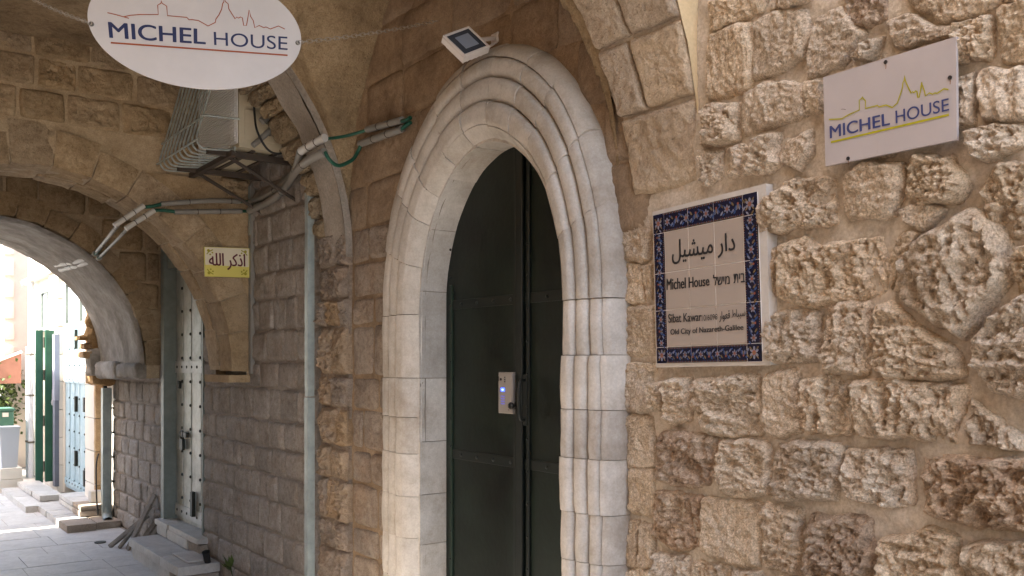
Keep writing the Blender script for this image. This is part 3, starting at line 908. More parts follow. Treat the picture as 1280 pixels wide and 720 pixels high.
# its street-end face, with the wall closed above it
def rside(s, t):
    a = -.01 + (pi + .02) * s
    r0 = NRR - .01
    p0 = Vector((VXC + r0 * cos(a), Y0R - .006, VZ0 + r0 * sin(a)))
    p1 = Vector((VXC + 1.9 * (1 if cos(a) > 0 else -1) * min(1, abs(cos(a)) * 2.2), Y0R - .006, VZ0 + 2.3 * min(1, abs(sin(a)) * 2.2)))
    if abs(cos(a)) > .45: p1.x = VXC + (1.9 if cos(a) > 0 else -1.9)
    p = p0.lerp(p1, t)
    p.y += fbm(p * 5, 4) * .008
    return p
link("side_face", grid(rside, 80, 8), M_ribside, nrib, True)

# block added over the passage to stop sky light, piers on the unseen side
up = thing("overhead_sky_block", "unseen block added over the vaulted passage against sky light", "building", (1, 7, 4.4))
link("sky_block_mass", box(-1.6, 3.4, 2.42, 11.8, 4.42, 8.8), M_build, up)
pier = thing("arcade_pier", "stone pier carrying the vault on the far side of the passage", "pier", (-1.1, 2.6, GZ))
link("shaft", rblock(-1.4, -.86, 2.42, 2.98, GZ, 2.4, .15, .01, .02, 1), M_build, pier, True)
pier2 = thing("arcade_pier", "stone pier under the far transverse arch across from the grey post", "pier", (-1.1, 5.7, GZ))
link("shaft", rblock(-1.4, -.86, 5.36, 5.98, GZ, 2.4, .15, .01, .02, 4), M_build, pier2, True)
lw = thing("unseen_side_wall", "stone wall closing the left side of the passage", "wall", (-.6, 9, GZ))
link("wall_core", box(-.9, -.42, 6.0, 11.8, GZ, 4.42), M_build, lw)
lw2 = thing("unseen_side_wall", "unseen wall added to shade the street before the blue door", "wall", (-.8, 15, GZ))
link("wall_core", box(-3.2, -2.2, 11.9, 17.2, GZ, 6.7), M_build, lw2)  # added out of view, sized to throw shade on the far steps and paving

oh = thing("side_light_block", "unseen block added to cut side light on the rubble wall", "building", (-3, -3, GZ))
link("wall_core", box(-6, -1.7, -3.4, 2.44, GZ, 9.0), M_build, oh)  # added out of view so light rakes the rubble wall instead of facing it
link("court_sun_block", box(-7, -5.5, 2.45, 11.8, GZ, 6.0), M_build, oh)  # added unseen to limit the sun falling on the passage floor

# ------------------------------------------------------------------ passage wall beyond the post
pw_ = thing("passage_wall", "grey coursed stone wall beside the pale metal door", "wall", (2.7, 9, GZ))
PF = XF(2.72)
DY0, DY1, DZ0, DZ1 = 8.46, 9.68, .06, 2.9
link("mortar", join(bed(PF, 5.78, 11.95, GZ, 4.4, .05, lambda a, b: not (DY0 < a < DY1 and DZ0 < b < DZ1), .008, 5), box(2.95, 3.4, 6.1, 11.9, GZ, 4.4),
     box(2.72, 2.95, DY0 - .02, DY0, DZ0, DZ1), box(2.72, 2.95, DY1, DY1 + .02, DZ0, DZ1), box(2.72, 2.95, DY0, DY1, DZ1, DZ1 + .03)), M_farmortar, pw_, True)
random.seed(31)
zs_f = [-.3]
while zs_f[-1] < 3.9: zs_f.append(zs_f[-1] + random.uniform(.2, .265))
course_wall(pw_, PF, 5.80, 8.44, zs_f, (.16, .4), M_far, 'wall_stone', lambda a, b, a0, a1, z0, z1: not (a > 7.35 and z0 > 1.7 and a < 7.8), .014, (.012, .026), .012, 14, 30, 6, .03)
course_wall(pw_, PF, 9.7, 11.9, [z for z in zs_f if z < 1.75], (.2, .42), M_far, 'wall_stone', None, .014, (.012, .026), .012, 14, 28, 6, .03)
course_wall(pw_, PF, 9.7, 9.86, [z for z in zs_f if z > 1.7], (.2, .42), M_far, 'wall_stone', None, .014, (.012, .02), .012, 14, 24, 5, .03)

# ------------------------------------------------------------------ first street arch (AC hangs on its wall)
AX, AZ, AR = 1.1, 1.63, 1.44
ar1 = thing("arched_wall", "brown stone wall with a round arch across the street, yellow sign on its right", "wall", (1.1, 7.25, GZ))
YA, YB = 7.25, 7.83
AF = Frame((0, YA, 0), (1, 0, 0), (0, 0, 1), (0, -1, 0))
in1 = lambda a, b, r: (math.hypot(a - AX, b - AZ) < r and b > AZ - .05) or (b <= AZ - .05)
link("mortar", join(bed(AF.shift(.004), -.42, 2.72, 1.5, 4.4, .045, lambda a, b: not (math.hypot(a - AX, b - AZ) < AR + .12 and b > 1.0) and not (b < 1.6 and a < 2.5), .008, 5),
     bed(Frame((0, YB, 0), (1, 0, 0), (0, 0, 1), (0, 1, 0)), -.42, 2.72, 1.5, 4.4, .1, lambda a, b: not (math.hypot(a - AX, b - AZ) < AR + .12), .006, 5)), M_archmortar, ar1, True)
random.seed(41)
zs_a = [1.6]
while zs_a[-1] < 3.95: zs_a.append(zs_a[-1] + random.uniform(.19, .26))
course_wall(ar1, AF, -.4, 2.70, zs_a, (.2, .42), M_arch, 'wall_stone', lambda a, b, a0, a1, z0, z1: min(math.hypot(x - AX, z - AZ) for x in (a0, a1) for z in (z0, z1)) > AR + .27 and not (a > 2.3 and b < 3.0), .018, (.012, .03), .032, 13, 48, 13, .03)
# smooth plastered haunch between arch ring and corner
def haunch(s, t):
    z = 1.56 + (3.12 - 1.56) * t
    xl = AX + math.sqrt(max(0, (AR + .24) ** 2 - (z - AZ) ** 2)) if z < AZ + AR + .24 else AX
    xl = min(xl, 2.715)
    x = xl + (2.715 - xl) * s
    p = Vector((x, YA - .028, z)); p.y += fbm(p * 6, 4) * .012
    return p
link("haunch_plaster", join(grid(haunch, 14, 40), box(2.52, 2.715, YA - .02, YB, 1.5, 1.56)), M_archsmooth, ar1, True)
# voussoirs: wedge blocks right through the wall
def voussoir_vf(a0, a1, r0, r1, y0, y1, seed, amp=.012, n=(5, 5, 7)):
    na_, nr_, ny_ = n
    V, F, idx = [], [], {}
    so = Vector((seed, seed * .7, -seed))
    def vid(i, j, k):
        if (i, j, k) not in idx:
            a = a0 + (a1 - a0) * i / na_; r = r0 + (r1 - r0) * j / nr_; y = y0 + (y1 - y0) * k / ny_
            p = Vector((AX + r * cos(a), y, AZ + r * sin(a)))
            nz_ = fbm((p + so) * 6, 4) * amp + fbm((p + so) * 20, 3) * amp * .5
            ex = (1 if i in (0, na_) else 0) + (1 if j in (0, nr_) else 0) + (1 if k in (0, ny_) else 0)
            if j == 0: r += nz_ + (.008 if ex > 1 else 0)
            if k == 0: y += nz_ + (.008 if ex > 1 else 0)
            p = Vector((AX + r * cos(a), y, AZ + r * sin(a)))
            idx[(i, j, k)] = len(V); V.append(p)
        return idx[(i, j, k)]
    for i in range(na_):
        for k in range(ny_):
            F.append((vid(i, 0, k), vid(i + 1, 0, k), vid(i + 1, 0, k + 1), vid(i, 0, k + 1)))
        for j in range(nr_):
            F.append((vid(i, j, 0), vid(i, j + 1, 0), vid(i + 1, j + 1, 0), vid(i + 1, j, 0)))
            F.append((vid(i, j, ny_), vid(i + 1, j, ny_), vid(i + 1, j + 1, ny_), vid(i, j + 1, ny_)))
    for j in range(nr_):
        for k in range(ny_):
            F.append((vid(0, j, k), vid(0, j, k + 1), vid(0, j + 1, k + 1), vid(0, j + 1, k)))
            F.append((vid(na_, j, k), vid(na_, j + 1, k), vid(na_, j + 1, k + 1), vid(na_, j, k + 1)))
    return V, F
nv = 17
for i in range(nv):
    a0, a1 = pi * i / nv - (.03 if i == 0 else 0), pi * (i + 1) / nv
    hh = random.uniform(.22, .34)
    ym = random.uniform(.4, .6)
    link("voussoir", voussoir_vf(a0 + .004, a1 - .004, AR + random.uniform(-.008, .01), AR + hh, YA - random.uniform(.012, .026), YA + .58 * ym - .004, random.uniform(0, 50)), M_archsmooth if i < 3 else M_arch, ar1, True)
    link("voussoir", voussoir_vf(a0 + .004 + .03, a1 - .004 + .03, AR + random.uniform(-.005, .015), AR + hh, YA + .58 * ym + .004, YB, random.uniform(0, 50)), M_arch, ar1, True)
link("ring_mortar", voussoir_vf(-.02, pi, AR + .016, AR + .3, YA + .01, YB - .01, 2, .006, (40, 2, 6)), M_archmortar, ar1, True)

# ceiling of the passage beyond the vault
c2 = thing("passage_ceiling", "brown plaster ceiling over the arched wall", "ceiling", (1.1, 6.6, 4.0))
link("plaster_web", join(bed(Frame((0, 0, 4.0), (1, 0, 0), (0, 1, 0), (0, 0, -1)), -.9, 2.75, 5.95, 7.26, .06, None, .03, 2.5)), M_vault, c2, True)
c3 = thing("passage_ceiling", "dark low ceiling between the two street arches", "ceiling", (1.1, 8.8, 3.5))
link("plaster_web", bed(Frame((0, 0, 3.5), (1, 0, 0), (0, 1, 0), (0, 0, -1)), -.9, 2.75, 7.8, 9.9, .08, None, .03, 2.5), M_archmortar, c3, True)

# ------------------------------------------------------------------ second street arch
ar2 = thing("arched_wall", "far street arch with a pale plastered underside", "wall", (1.1, 10.8, GZ))
YC2, YD2 = 9.85, 11.75
A2 = Frame((0, YC2, 0), (1, 0, 0), (0, 0, 1), (0, -1, 0))
link("mortar", bed(A2, -.42, 2.72, 1.5, 3.55, .05, lambda a, b: not (math.hypot(a - AX, b - AZ) < AR + .04), .008, 5), M_archmortar, ar2, True)
random.seed(43)
course_wall(ar2, A2, .2, 2.70, [1.62, 1.92, 2.2, 2.5, 2.82, 3.14, 3.48], (.25, .5), M_arch, 'wall_stone', lambda a, b, a0, a1, z0, z1: math.hypot(a - AX, b - AZ) > AR + .16, .02, (.012, .03), .02, 12, 28, 6, .03)
for i in range(15):
    a0, a1 = pi * i / 18, pi * (i + 1) / 18
    link("voussoir", voussoir_vf(a0 + .004, a1 - .004, AR + .012, AR + random.uniform(.16, .26), YC2 - random.uniform(.02, .04), YC2 + .25, random.uniform(0, 50), .014, (4, 3, 3)), M_arch, ar2, True)
def s2(s, t):
    a = -.03 + (pi + .06) * s; y = YC2 + .0 + (YD2 - YC2) * t
    p = Vector((AX + AR * cos(a), y, AZ + AR * sin(a)))
    r = AR + fbm(p * 2.5, 4) * .02 - (.015 if t > .02 else -.01)
    return Vector((AX + r * cos(a), y, AZ + r * sin(a)))
link("soffit_plaster", join(grid(s2, 90, 30), grid(lambda s, t: Vector((AX + (AR + 2.2 * t) * cos(pi * s), YD2, AZ + (AR + 2.2 * t) * sin(pi * s))), 50, 1)), M_lightplaster, ar2, True)
link("springer_stone", rblock(2.47, 2.73, YC2 + .01, YC2 + .9, 1.5, 1.66, .05, .02, .04, 8), M_lightplaster, ar2, True)
link("springer_stone", rblock(2.46, 2.73, YC2 + .91, YD2 - .02, 1.48, 1.68, .05, .02, .04, 18), M_lightplaster, ar2, True)

# ------------------------------------------------------------------ lettering helpers
def text_vf(s, bold=0.0):
    cu = bpy.data.curves.new("lettering", 'FONT'); cu.body = s; cu.size = 1; cu.offset = bold; cu.resolution_u = 6
    ob = bpy.data.objects.new("lettering", cu); COL.objects.link(ob)
    bpy.context.view_layer.update()
    dg = bpy.context.evaluated_depsgraph_get()
    me = ob.evaluated_get(dg).to_mesh()
    V = [tuple(v.co) for v in me.vertices]; F = [tuple(p.vertices) for p in me.polygons]
    ob.evaluated_get(dg).to_mesh_clear()
    bpy.data.objects.remove(ob); bpy.data.curves.remove(cu)
    return V, F

def quad_text(fr, s, quad, h, bold=0.0):
    """fit a line of text into the quad TL, TR, BL, BR (wall coordinates of fr)"""
    V, F = text_vf(s, 0.0)
    x0 = min(v[0] for v in V); x1 = max(v[0] for v in V); y0 = min(v[1] for v in V); y1 = max(v[1] for v in V)
    TL, TR, BL, BR = quad
    out = []
    for v in V:
        s_, t_ = (v[0] - x0) / (x1 - x0), (v[1] - y0) / (y1 - y0)
        a = (BL[0] * (1 - s_) + BR[0] * s_) * (1 - t_) + (TL[0] * (1 - s_) + TR[0] * s_) * t_
        b = (BL[1] * (1 - s_) + BR[1] * s_) * (1 - t_) + (TL[1] * (1 - s_) + TR[1] * s_) * t_
        out.append((a, b))
    if not bold: return [fr.at(a, b, h) for a, b in out], F
    H_ = math.hypot(TL[0] - BL[0], TL[1] - BL[1])
    res = []
    for k, (dx, dy) in enumerate(((-1, 0), (0, 0), (1, 0), (-.5, .35), (.5, -.35))):
        res.append(([fr.at(a + dx * bold * H_, b + dy * bold * H_, h + k * .00012) for a, b in out], F))
    return join(*res)

def ribbon(fr, P, w, h):
    V, F = [], []
    n = len(P)
    for i, p in enumerate(P):
        a = P[max(0, i - 1)]; b = P[min(n - 1, i + 1)]
        d = Vector((b[0] - a[0], b[1] - a[1])); d = d.normalized() if d.length else Vector((1, 0))
        nx, ny = -d.y, d.x
        V.append(fr.at(p[0] + nx * w / 2, p[1] + ny * w / 2, h)); V.append(fr.at(p[0] - nx * w / 2, p[1] - ny * w / 2, h))
    for i in range(n - 1): F.append((2 * i, 2 * i + 1, 2 * i + 3, 2 * i + 2))
    return V, F

def plate(fr, P, h0, h1):
    n = len(P)
    V = [fr.at(a, b, h0) for a, b in P] + [fr.at(a, b, h1) for a, b in P]
    F = [tuple(range(n - 1, -1, -1)), tuple(range(n, 2 * n))] + [(i, (i + 1) % n, n + (i + 1) % n, n + i) for i in range(n)]
    return V, F

# ------------------------------------------------------------------ hanging oval sign
ovc = depth(243.5, 31, 4.15)
az = radians(110)
OE1 = Vector((sin(az), cos(az), 0))
OF = Frame(ovc, OE1, (0, 0, 1), Vector((cos(az), -sin(az), 0)))
oval = thing("hanging_sign", "white oval hanging sign reading MICHEL HOUSE held by two chains", "sign", ovc)
pl, pr_ = OF.px(109.5, 18), OF.px(376.5, 52)
pb_ = OF.px(247, 111)
ca, cb = (pl[0] + pr_[0]) / 2, (pl[1] + pr_[1]) / 2
sa = math.hypot(pr_[0] - pl[0], pr_[1] - pl[1]) / 2
tl_ = math.atan2(pr_[1] - pl[1], pr_[0] - pl[0])
sb = (cb - pb_[1])
E_ = [(ca + sa * cos(t) * cos(tl_) - sb * sin(t) * sin(tl_), cb + sa * cos(t) * sin(tl_) + sb * sin(t) * cos(tl_)) for t in [2 * pi * i / 96 for i in range(96)]]
link("board", plate(OF, E_, -.004, .004), M_ovalboard, oval)
def opx(x, y): return OF.px(100 + x / 4.267, y / 4.267)
HT = .0055
link("lettering", quad_text(OF, "MICHEL", [opx(152, 119), opx(669, 158), opx(160, 204), opx(669, 239)], HT, .030), M_navy, oval)
link("lettering", quad_text(OF, "HOUSE", [opx(713, 171), opx(1107, 198), opx(716, 243), opx(1107, 270)], HT, 0.0), M_navy, oval)
link("underline", ribbon(OF, [opx(165, 230), opx(1107, 297)], .0075, HT), M_orange, oval)
SK = [(147, 70), (190, 80), (262, 100)]
SK2 = [(235, 92), (270, 84), (320, 80), (418, 80), (415, 30), (432, 20), (435, 6), (438, 20), (463, 35), (467, 86), (570, 95), (582, 108), (597, 107), (632, 112), (683, 141), (722, 122), (725, 104), (742, 80), (756, 50), (761, 22), (767, 12), (771, -8), (776, 12), (790, 22), (794, 50), (828, 104), (836, 93), (846, 99), (856, 93), (866, 97), (873, 138), (888, 138), (895, 100), (902, 55), (910, 90), (924, 112), (932, 150), (956, 138), (980, 150), (992, 146), (1015, 157), (1058, 141), (1092, 157)]
link("skyline_drawing", join(ribbon(OF, [opx(*p) for p in SK], .0042, HT), ribbon(OF, [opx(*p) for p in SK2], .0042, HT + .0002)), M_orange, oval)
GL, GR = OF.px(114.5, 30.5), OF.px(372, 54)
for g in (GL, GR):
    link("grommet", disc(OF, g[0], g[1], .011, .004, .007, 12), M_clip, oval)

def chain(name, label, p0, p1, sag, ll, parentless=True):
    p0, p1 = Vector(p0), Vector(p1)
    ch = thing(name, label, "chain", p0, "chains holding the oval sign")
    n = int((p1 - p0).length / (ll * .78))
    base = None
    L = []
    for i in range(24):
        t = 2 * pi * i / 24
        x = (ll / 2 - ll * .18) * (1 if cos(t) > 0 else -1) + ll * .18 * cos(t)
        L.append(Vector((x, ll * .2 * sin(t), 0)))
    L.append(L[0])
    me = None
    for i in range(n):
        t = (i + .5) / n
        p = p0.lerp(p1, t); p.z -= sag * 4 * t * (1 - t)
        q = p0.lerp(p1, t + .01); q.z -= sag * 4 * (t + .01) * (.99 - t)
        if me is None:
            o = link("chain_link", tube(L, ll * .045, 6, False), M_chain, ch, True); me = o.data
            V0 = ORG[ch]
            for v in me.vertices: v.co = v.co + V0
        else:
            o = bpy.data.objects.new("chain_link", me); COL.objects.link(o); o.parent = ch
        rot = (q - p).to_track_quat('X', 'Z')
        from mathutils import Quaternion
        o.rotation_mode = 'QUATERNION'
        o.rotation_quaternion = rot @ Quaternion((1, 0, 0), radians(20 if i % 2 else 95))
        o.location = p - p0
    return ch
chain("sign_chain", "thin chain running from the oval sign right to the wall above the door", OF.at(GR[0], GR[1], .012), onX(546, 26, 2.66), .012, .038)
chain("sign_chain", "thin chain rising left from the oval sign to the vault", OF.at(GL[0], GL[1], .012), depth(20, -12, 4.5), .01, .038)

# ------------------------------------------------------------------ square sign on the rubble wall
SF = NF.shift(.055)
C4 = [SF.px(1030, 97), SF.px(1196, 46), SF.px(1197, 175), SF.px(1033, 208)]
sq = thing("wall_sign", "white rectangular sign reading MICHEL HOUSE screwed to the rubble wall", "sign", SF.at(C4[0][0], C4[0][1]))
link("board", plate(SF, C4, -.006, .004), M_board, sq)
def spx(x, y): return SF.px(1010 + x / 3.79, 30 + y / 3.79)
link("lettering", quad_text(SF, "MICHEL", [spx(109, 485), spx(391, 421), spx(111, 543), spx(393, 479)], HT, .028), M_navy2, sq)
link("lettering", quad_text(SF, "HOUSE", [spx(420, 412), spx(672, 352), spx(422, 472), spx(674, 411)], HT, .004), M_navy2, sq)
link("underline", ribbon(SF, [spx(114, 561), spx(673, 431)], .0062, HT), M_olive, sq)
SQ = [(105, 453), (140, 452), (165, 450), (200, 430), (250, 408), (248, 362), (260, 354), (263, 346), (266, 354), (278, 365), (278, 401), (335, 387), (342, 394), (375, 385), (405, 397), (430, 375), (432, 366), (445, 330), (454, 300), (455, 280), (461, 270), (463, 246), (467, 270), (473, 285), (482, 305), (495, 330), (500, 322), (508, 326), (515, 318), (522, 321), (526, 349), (532, 349), (538, 320), (545, 276), (550, 300), (557, 318), (562, 342), (580, 328), (596, 334), (606, 328), (618, 330), (650, 308), (671, 312)]
link("skyline_drawing", ribbon(SF, [spx(*p) for p in SQ], .0038, HT), M_olive, sq)
for p in ((373, 182), (678, 255), (195, 638)):
    a, b = spx(*p); link("screw", disc(SF, a, b, .006, .004, .007, 10), M_keydark, sq)
link("scuff", ribbon(SF, [spx(163, 405), spx(172, 404), spx(185, 407)], .0015, HT), M_clip, sq)

M_drip = flat("dust_mark", "#a39a92", .6)
random.seed(19)
for (fx, pxy, n_) in ((SF, spx, 9),):
    for k in range(n_):
        x, y = random.uniform(100, 690), random.uniform(130, 600)
        if not (250 < y < 560): link("dust_mark", ribbon(SF, [spx(x, y), spx(x + 1, y + random.uniform(8, 30))], .0018, .0046), M_drip, sq)
for p in ((373, 182), (678, 255), (195, 638)):
    link("rust_run", ribbon(SF, [spx(p[0], p[1] + 4), spx(p[0] + 1, p[1] + 20), spx(p[0], p[1] + 32)], .0025, .0046), flat("rust_mark", "#8f6a50", .7), sq)

# ------------------------------------------------------------------ tile panel
TF = NF.shift(.045)
tp = thing("tile_panel", "white tiled name panel with navy floral border and black Arabic, Hebrew and English lettering", "tile panel", TF.at(*TF.px(818, 458)))
def tpx(x, y): return TF.px(810 + x / 3, 225 + y / 3)
NC = [tpx(22, 133), tpx(413, 42), tpx(433, 681), tpx(37, 689)]       # TL TR BR BL of the glazed area
OC = [tpx(17, 120), tpx(442, 13), tpx(459, 694), tpx(31, 703)]
link("grout_frame", join(plate(TF, OC[::-1], -.05, .0)), M_grout, tp, label="white mortar edging round the tiles")
def bil(s, t):
    a = [NC[3][k] * (1 - s) * (1 - t) + NC[2][k] * s * (1 - t) + NC[0][k] * (1 - s) * t + NC[1][k] * s * t for k in (0, 1)]
    return a[0], a[1]
SS = [0, .118, .363, .612, .873, 1.0]
TT = [0, .108, .352, .60, .868, 1.0]
g = .003
border_cells = []
for i in range(5):
    for j in range(5):
        s0, s1, t0, t1 = SS[i] + g, SS[i + 1] - g, TT[j] + g * .8, TT[j + 1] - g * .8
        e = i in (0, 4) or j in (0, 4)
        hh = random.uniform(.0045, .0058)
        link("tile", plate(TF, [bil(s0, t0), bil(s1, t0), bil(s1, t1), bil(s0, t1)], -.004, hh), M_navytile if e else M_tile, tp, label="navy border tile with flowers" if e else None)
link("tile_grout", plate(TF, [bil(0.002, .002), bil(.998, .002), bil(.998, .998), bil(.002, .998)], -.004, .0036), M_tgrout, tp)
# floral border: flat glaze painting
WA = math.hypot(NC[2][0] - NC[3][0], NC[2][1] - NC[3][1]); HA = math.hypot(NC[0][0] - NC[3][0], NC[0][1] - NC[3][1])
orn = {0: [], 1: [], 2: [], 3: []}
HO = .0064
def lp(x, y): return bil(x / WA, y / HA)
def blob(k, x, y, rx, ry, rot=0, n=8, dh=0.0):
    P = []
    for i in range(n):
        t = 2 * pi * i / n
        u, v = rx * cos(t), ry * sin(t)
        P.append(lp(x + u * cos(rot) - v * sin(rot), y + u * sin(rot) + v * cos(rot)))
    orn[k].append(([TF.at(a, b, HO + dh) for a, b in P], [tuple(range(n))]))
def stroke(k, pts, w, dh=0.0): orn[k].append(ribbon(TF, [lp(*p) for p in pts], w, HO + dh))
def flower(x, y, r, rot=0, kind=0):
    if kind == 0:
        for i in range(6):
            t = rot + i * pi / 3
            blob(0, x + cos(t) * r * .6, y + sin(t) * r * .6, r * .36, r * .24, t)
        blob(2, x, y, r * .36, r * .36, 0, 8, .0003); blob(1, x, y, r * .16, r * .16, 0, 8, .0005)
    else:
        for sgn in (-1, 1):
            for m in (.35, .75):
                blob(0 if m < .5 else 3, x + cos(rot + sgn * m) * r * .7, y + sin(rot + sgn * m) * r * .7, r * .5, r * .18, rot + sgn * m)
        blob(1, x + cos(rot) * r * .5, y + sin(rot) * r * .5, r * .45, r * .16, rot, 8, .0003); blob(2, x, y, r * .24, r * .24, 0, 8, .0005)
bw, bh = SS[1] * WA, TT[1] * HA
bwr, bht = (1 - SS[4]) * WA, (1 - TT[4]) * HA
def run(p0, p1, width, inward):
    p0, p1 = Vector(p0), Vector(p1)
    d = (p1 - p0); L = d.length; d.normalize(); nn = Vector(inward)
    n = max(3, int(round(L / (width * .72))))
    st = L / n
    pts = [p0 + d * (st * .5 + L * (i / (n * 6.0)) * 1.0) + nn * (width * .20 * sin(i * pi / 6 * 1.0)) for i in range(n * 6 - 5)]
    stroke(3, pts, width * .05)
    for i in range(n):
        c_ = p0 + d * (st * (i + .5))
        ang = math.atan2(nn.y, nn.x)
        if i % 2 == 0: flower(c_.x, c_.y, width * .22, ang)
        else: flower(c_.x - nn.x * width * .14, c_.y - nn.y * width * .14, width * .27, ang, 1)
        for sg in (-1, 1):
            m = c_ + d * (st * .5) + nn * (width * .17 * sg)
            blob(0 if sg > 0 else 1, m.x, m.y, width * .13, width * .055, math.atan2(d.y, d.x) + sg * .8)
            m = c_ + d * (st * .32 * sg) - nn * (width * .24 * sg)
            blob(3, m.x, m.y, width * .10, width * .045, math.atan2(d.y, d.x) - sg * .7)
    for off in (-.44, .44):
        stroke(1, [p0 + nn * width * off, p1 + nn * width * off], width * .02)
        for i in range(int(L / (width * .12))):
            q = p0 + d * (width * .12 * (i + .5)) + nn * width * (off * .92)
            blob(2 if i % 2 else 0, q.x, q.y, width * .025, width * .025, 0, 5)
run((bw * .9, bh / 2), (WA - bwr * .9, bh / 2), bh, (0, 1)); run((bw * .9, HA - bht / 2), (WA - bwr * .9, HA - bht / 2), bht, (0, -1))
run((bw / 2, bh * .9), (bw / 2, HA - bht * .9), bw, (1, 0)); run((WA - bwr / 2, bh * .9), (WA - bwr / 2, HA - bht * .9), bwr, (-1, 0))
for x, y in ((bw / 2, bh / 2), (WA - bwr / 2, bh / 2), (bw / 2, HA - bht / 2), (WA - bwr / 2, HA - bht / 2)):
    flower(x, y, bw * .36, .5)
    for t in (pi / 4, 3 * pi / 4, 5 * pi / 4, 7 * pi / 4): blob(1, x + cos(t) * bw * .33, y + sin(t) * bw * .33, bw * .13, bw * .05, t)
for k, m in ((0, M_petal), (1, M_gold), (2, M_red), (3, M_cyan)):
    link("floral_ornament", join(*orn[k]), m, tp, kind='stuff')
TL3 = [("\uFEDE\uFEF4\uFEB8\uFEF4\uFEE3 \uFEAD\uFE8D\uFEA9", [(95, 226), (330, 196), (95, 318), (332, 284)], .012),
       ("Michel House", [(75, 371), (234, 360), (75, 414), (235, 396)], .028),
       ("\u05dc\u05e9\u05d9\u05de", [(249, 356), (310, 352), (250, 396), (311, 390)], .022),
       ("\u05ea\u05d9\u05d1", [(326, 353), (368, 349), (327, 387), (368, 383)], .022),
       ("Sibat Kawar", [(81, 503), (205, 496), (82, 536), (206, 528)], .024),
       ("10/6098", [(207, 507), (265, 502), (207, 529), (265, 523)], 0),
       ("\uFEAD\uFE8D\uFEEE\uFECC\uFED7 \uFEC1\uFE8E\uFE92\uFEF4\uFEB3", [(272, 494), (370, 480), (273, 534), (371, 518)], .006),
       ("Old City of Nazareth-Galilee", [(89, 560), (362, 541), (90, 587), (363, 568)], .026)]
for s, q, bo in TL3:
    link("lettering", quad_text(TF, s, [tpx(*p) for p in q], .0066, bo), M_black, tp)

# ------------------------------------------------------------------ floodlight over the door
FL = thing("floodlight", "small white LED floodlight on a bracket above the door surround", "floodlight", onX(616, 48, 2.70))
fc = depth(584, 52, 4.42)
q = [depth(556, 48, 4.40), depth(582, 31, 4.50), depth(611, 57, 4.46), depth(583, 74, 4.36)]
fe1 = (q[3] - q[0]).normalized(); fe2 = (q[1] - q[0]); fe2 = (fe2 - fe1 * fe2.dot(fe1)).normalized()
fn_ = fe1.cross(fe2)
if fn_.dot(fc - CAMP) > 0: fn_ = -fn_
FFr = Frame((q[0] + q[1] + q[2] + q[3]) / 4, fe1, fe2, fn_)
wa, wb = (q[3] - q[0]).length / 2, (q[1] - q[0]).length / 2
hs = link("housing", join(obox(FFr, -wa, wa, -wb, wb, -.035, 0.0, .006)), M_lampbody, FL)
link("rim", join(obox(FFr, -wa, wa, -wb, -wb + .012, 0, .008, .002), obox(FFr, -wa, wa, wb - .012, wb, 0, .008, .002), obox(FFr, -wa, -wa + .012, -wb + .012, wb - .012, 0, .008, .002), obox(FFr, wa - .012, wa, -wb + .012, wb - .012, 0, .008, .002)), M_lampbody, hs)
link("glass", obox(FFr, -wa + .012, wa - .012, -wb + .012, wb - .012, 0, .003), M_lampglass, hs)
link("led_panel", obox(FFr, -wa * .55, wa * .5, -wb * .45, wb * .55, .003, .0045), M_lampled, hs)
link("cooling_fins", join(*[obox(FFr, -wa * .8, wa * .8, -wb * .7 + k * wb * .35 - .003, -wb * .7 + k * wb * .35 + .003, -.06, -.035) for k in range(5)]), M_lampbody, hs)
b0, b1 = depth(600, 50, 4.50), onX(621, 47, 2.70)
link("bracket", join(tube([b0, b0.lerp(b1, .5), b1], .011, 6), tube([depth(607, 58, 4.5), depth(612, 58, 4.55), onX(622, 52, 2.70)], .007, 6)), M_lampbody, FL)
link("wall_foot", obox(XF(2.695), b1.y - .03, b1.y + .03, b1.z - .03, b1.z + .02, 0, .012, .003), M_lampbody, FL)

# ------------------------------------------------------------------ electrical conduits
def path(pts): return [onX(u, v, k) if ax == 'X' else onY(u, v, k) for u, v, ax, k in pts]
def conduit(name, label, segs):
    t = None
    for kind, pts, r in segs:
        P = path(pts)
        if t is None: t = thing(name, label, "conduit", P[0], "conduits crossing the wall to the arches")
        nm = {"g": "conduit_tube", "w": "conduit_tube", "c": "cable"}[kind]
        o = link(nm, tube(smoothpath(P, 5), r, 9), {"g": M_pvc, "w": M_pvcw, "c": M_cable}[kind], t, True, label="pale tube end" if kind == 'w' else None)
        if kind != 'c':
            cl = []
            for i in range(1, 3):
                p = P[0].lerp(P[-1], i / 3) if len(P) == 2 else smoothpath(P, 5)[int(len(P) * 5 * i / 3) - 3 if len(P) > 2 else 0]
                d = (P[-1] - P[0]).normalized()
                link("clip", tube([p - d * .003, p + d * .003], r * 1.10, 9), M_bracket, o, True)
    return t
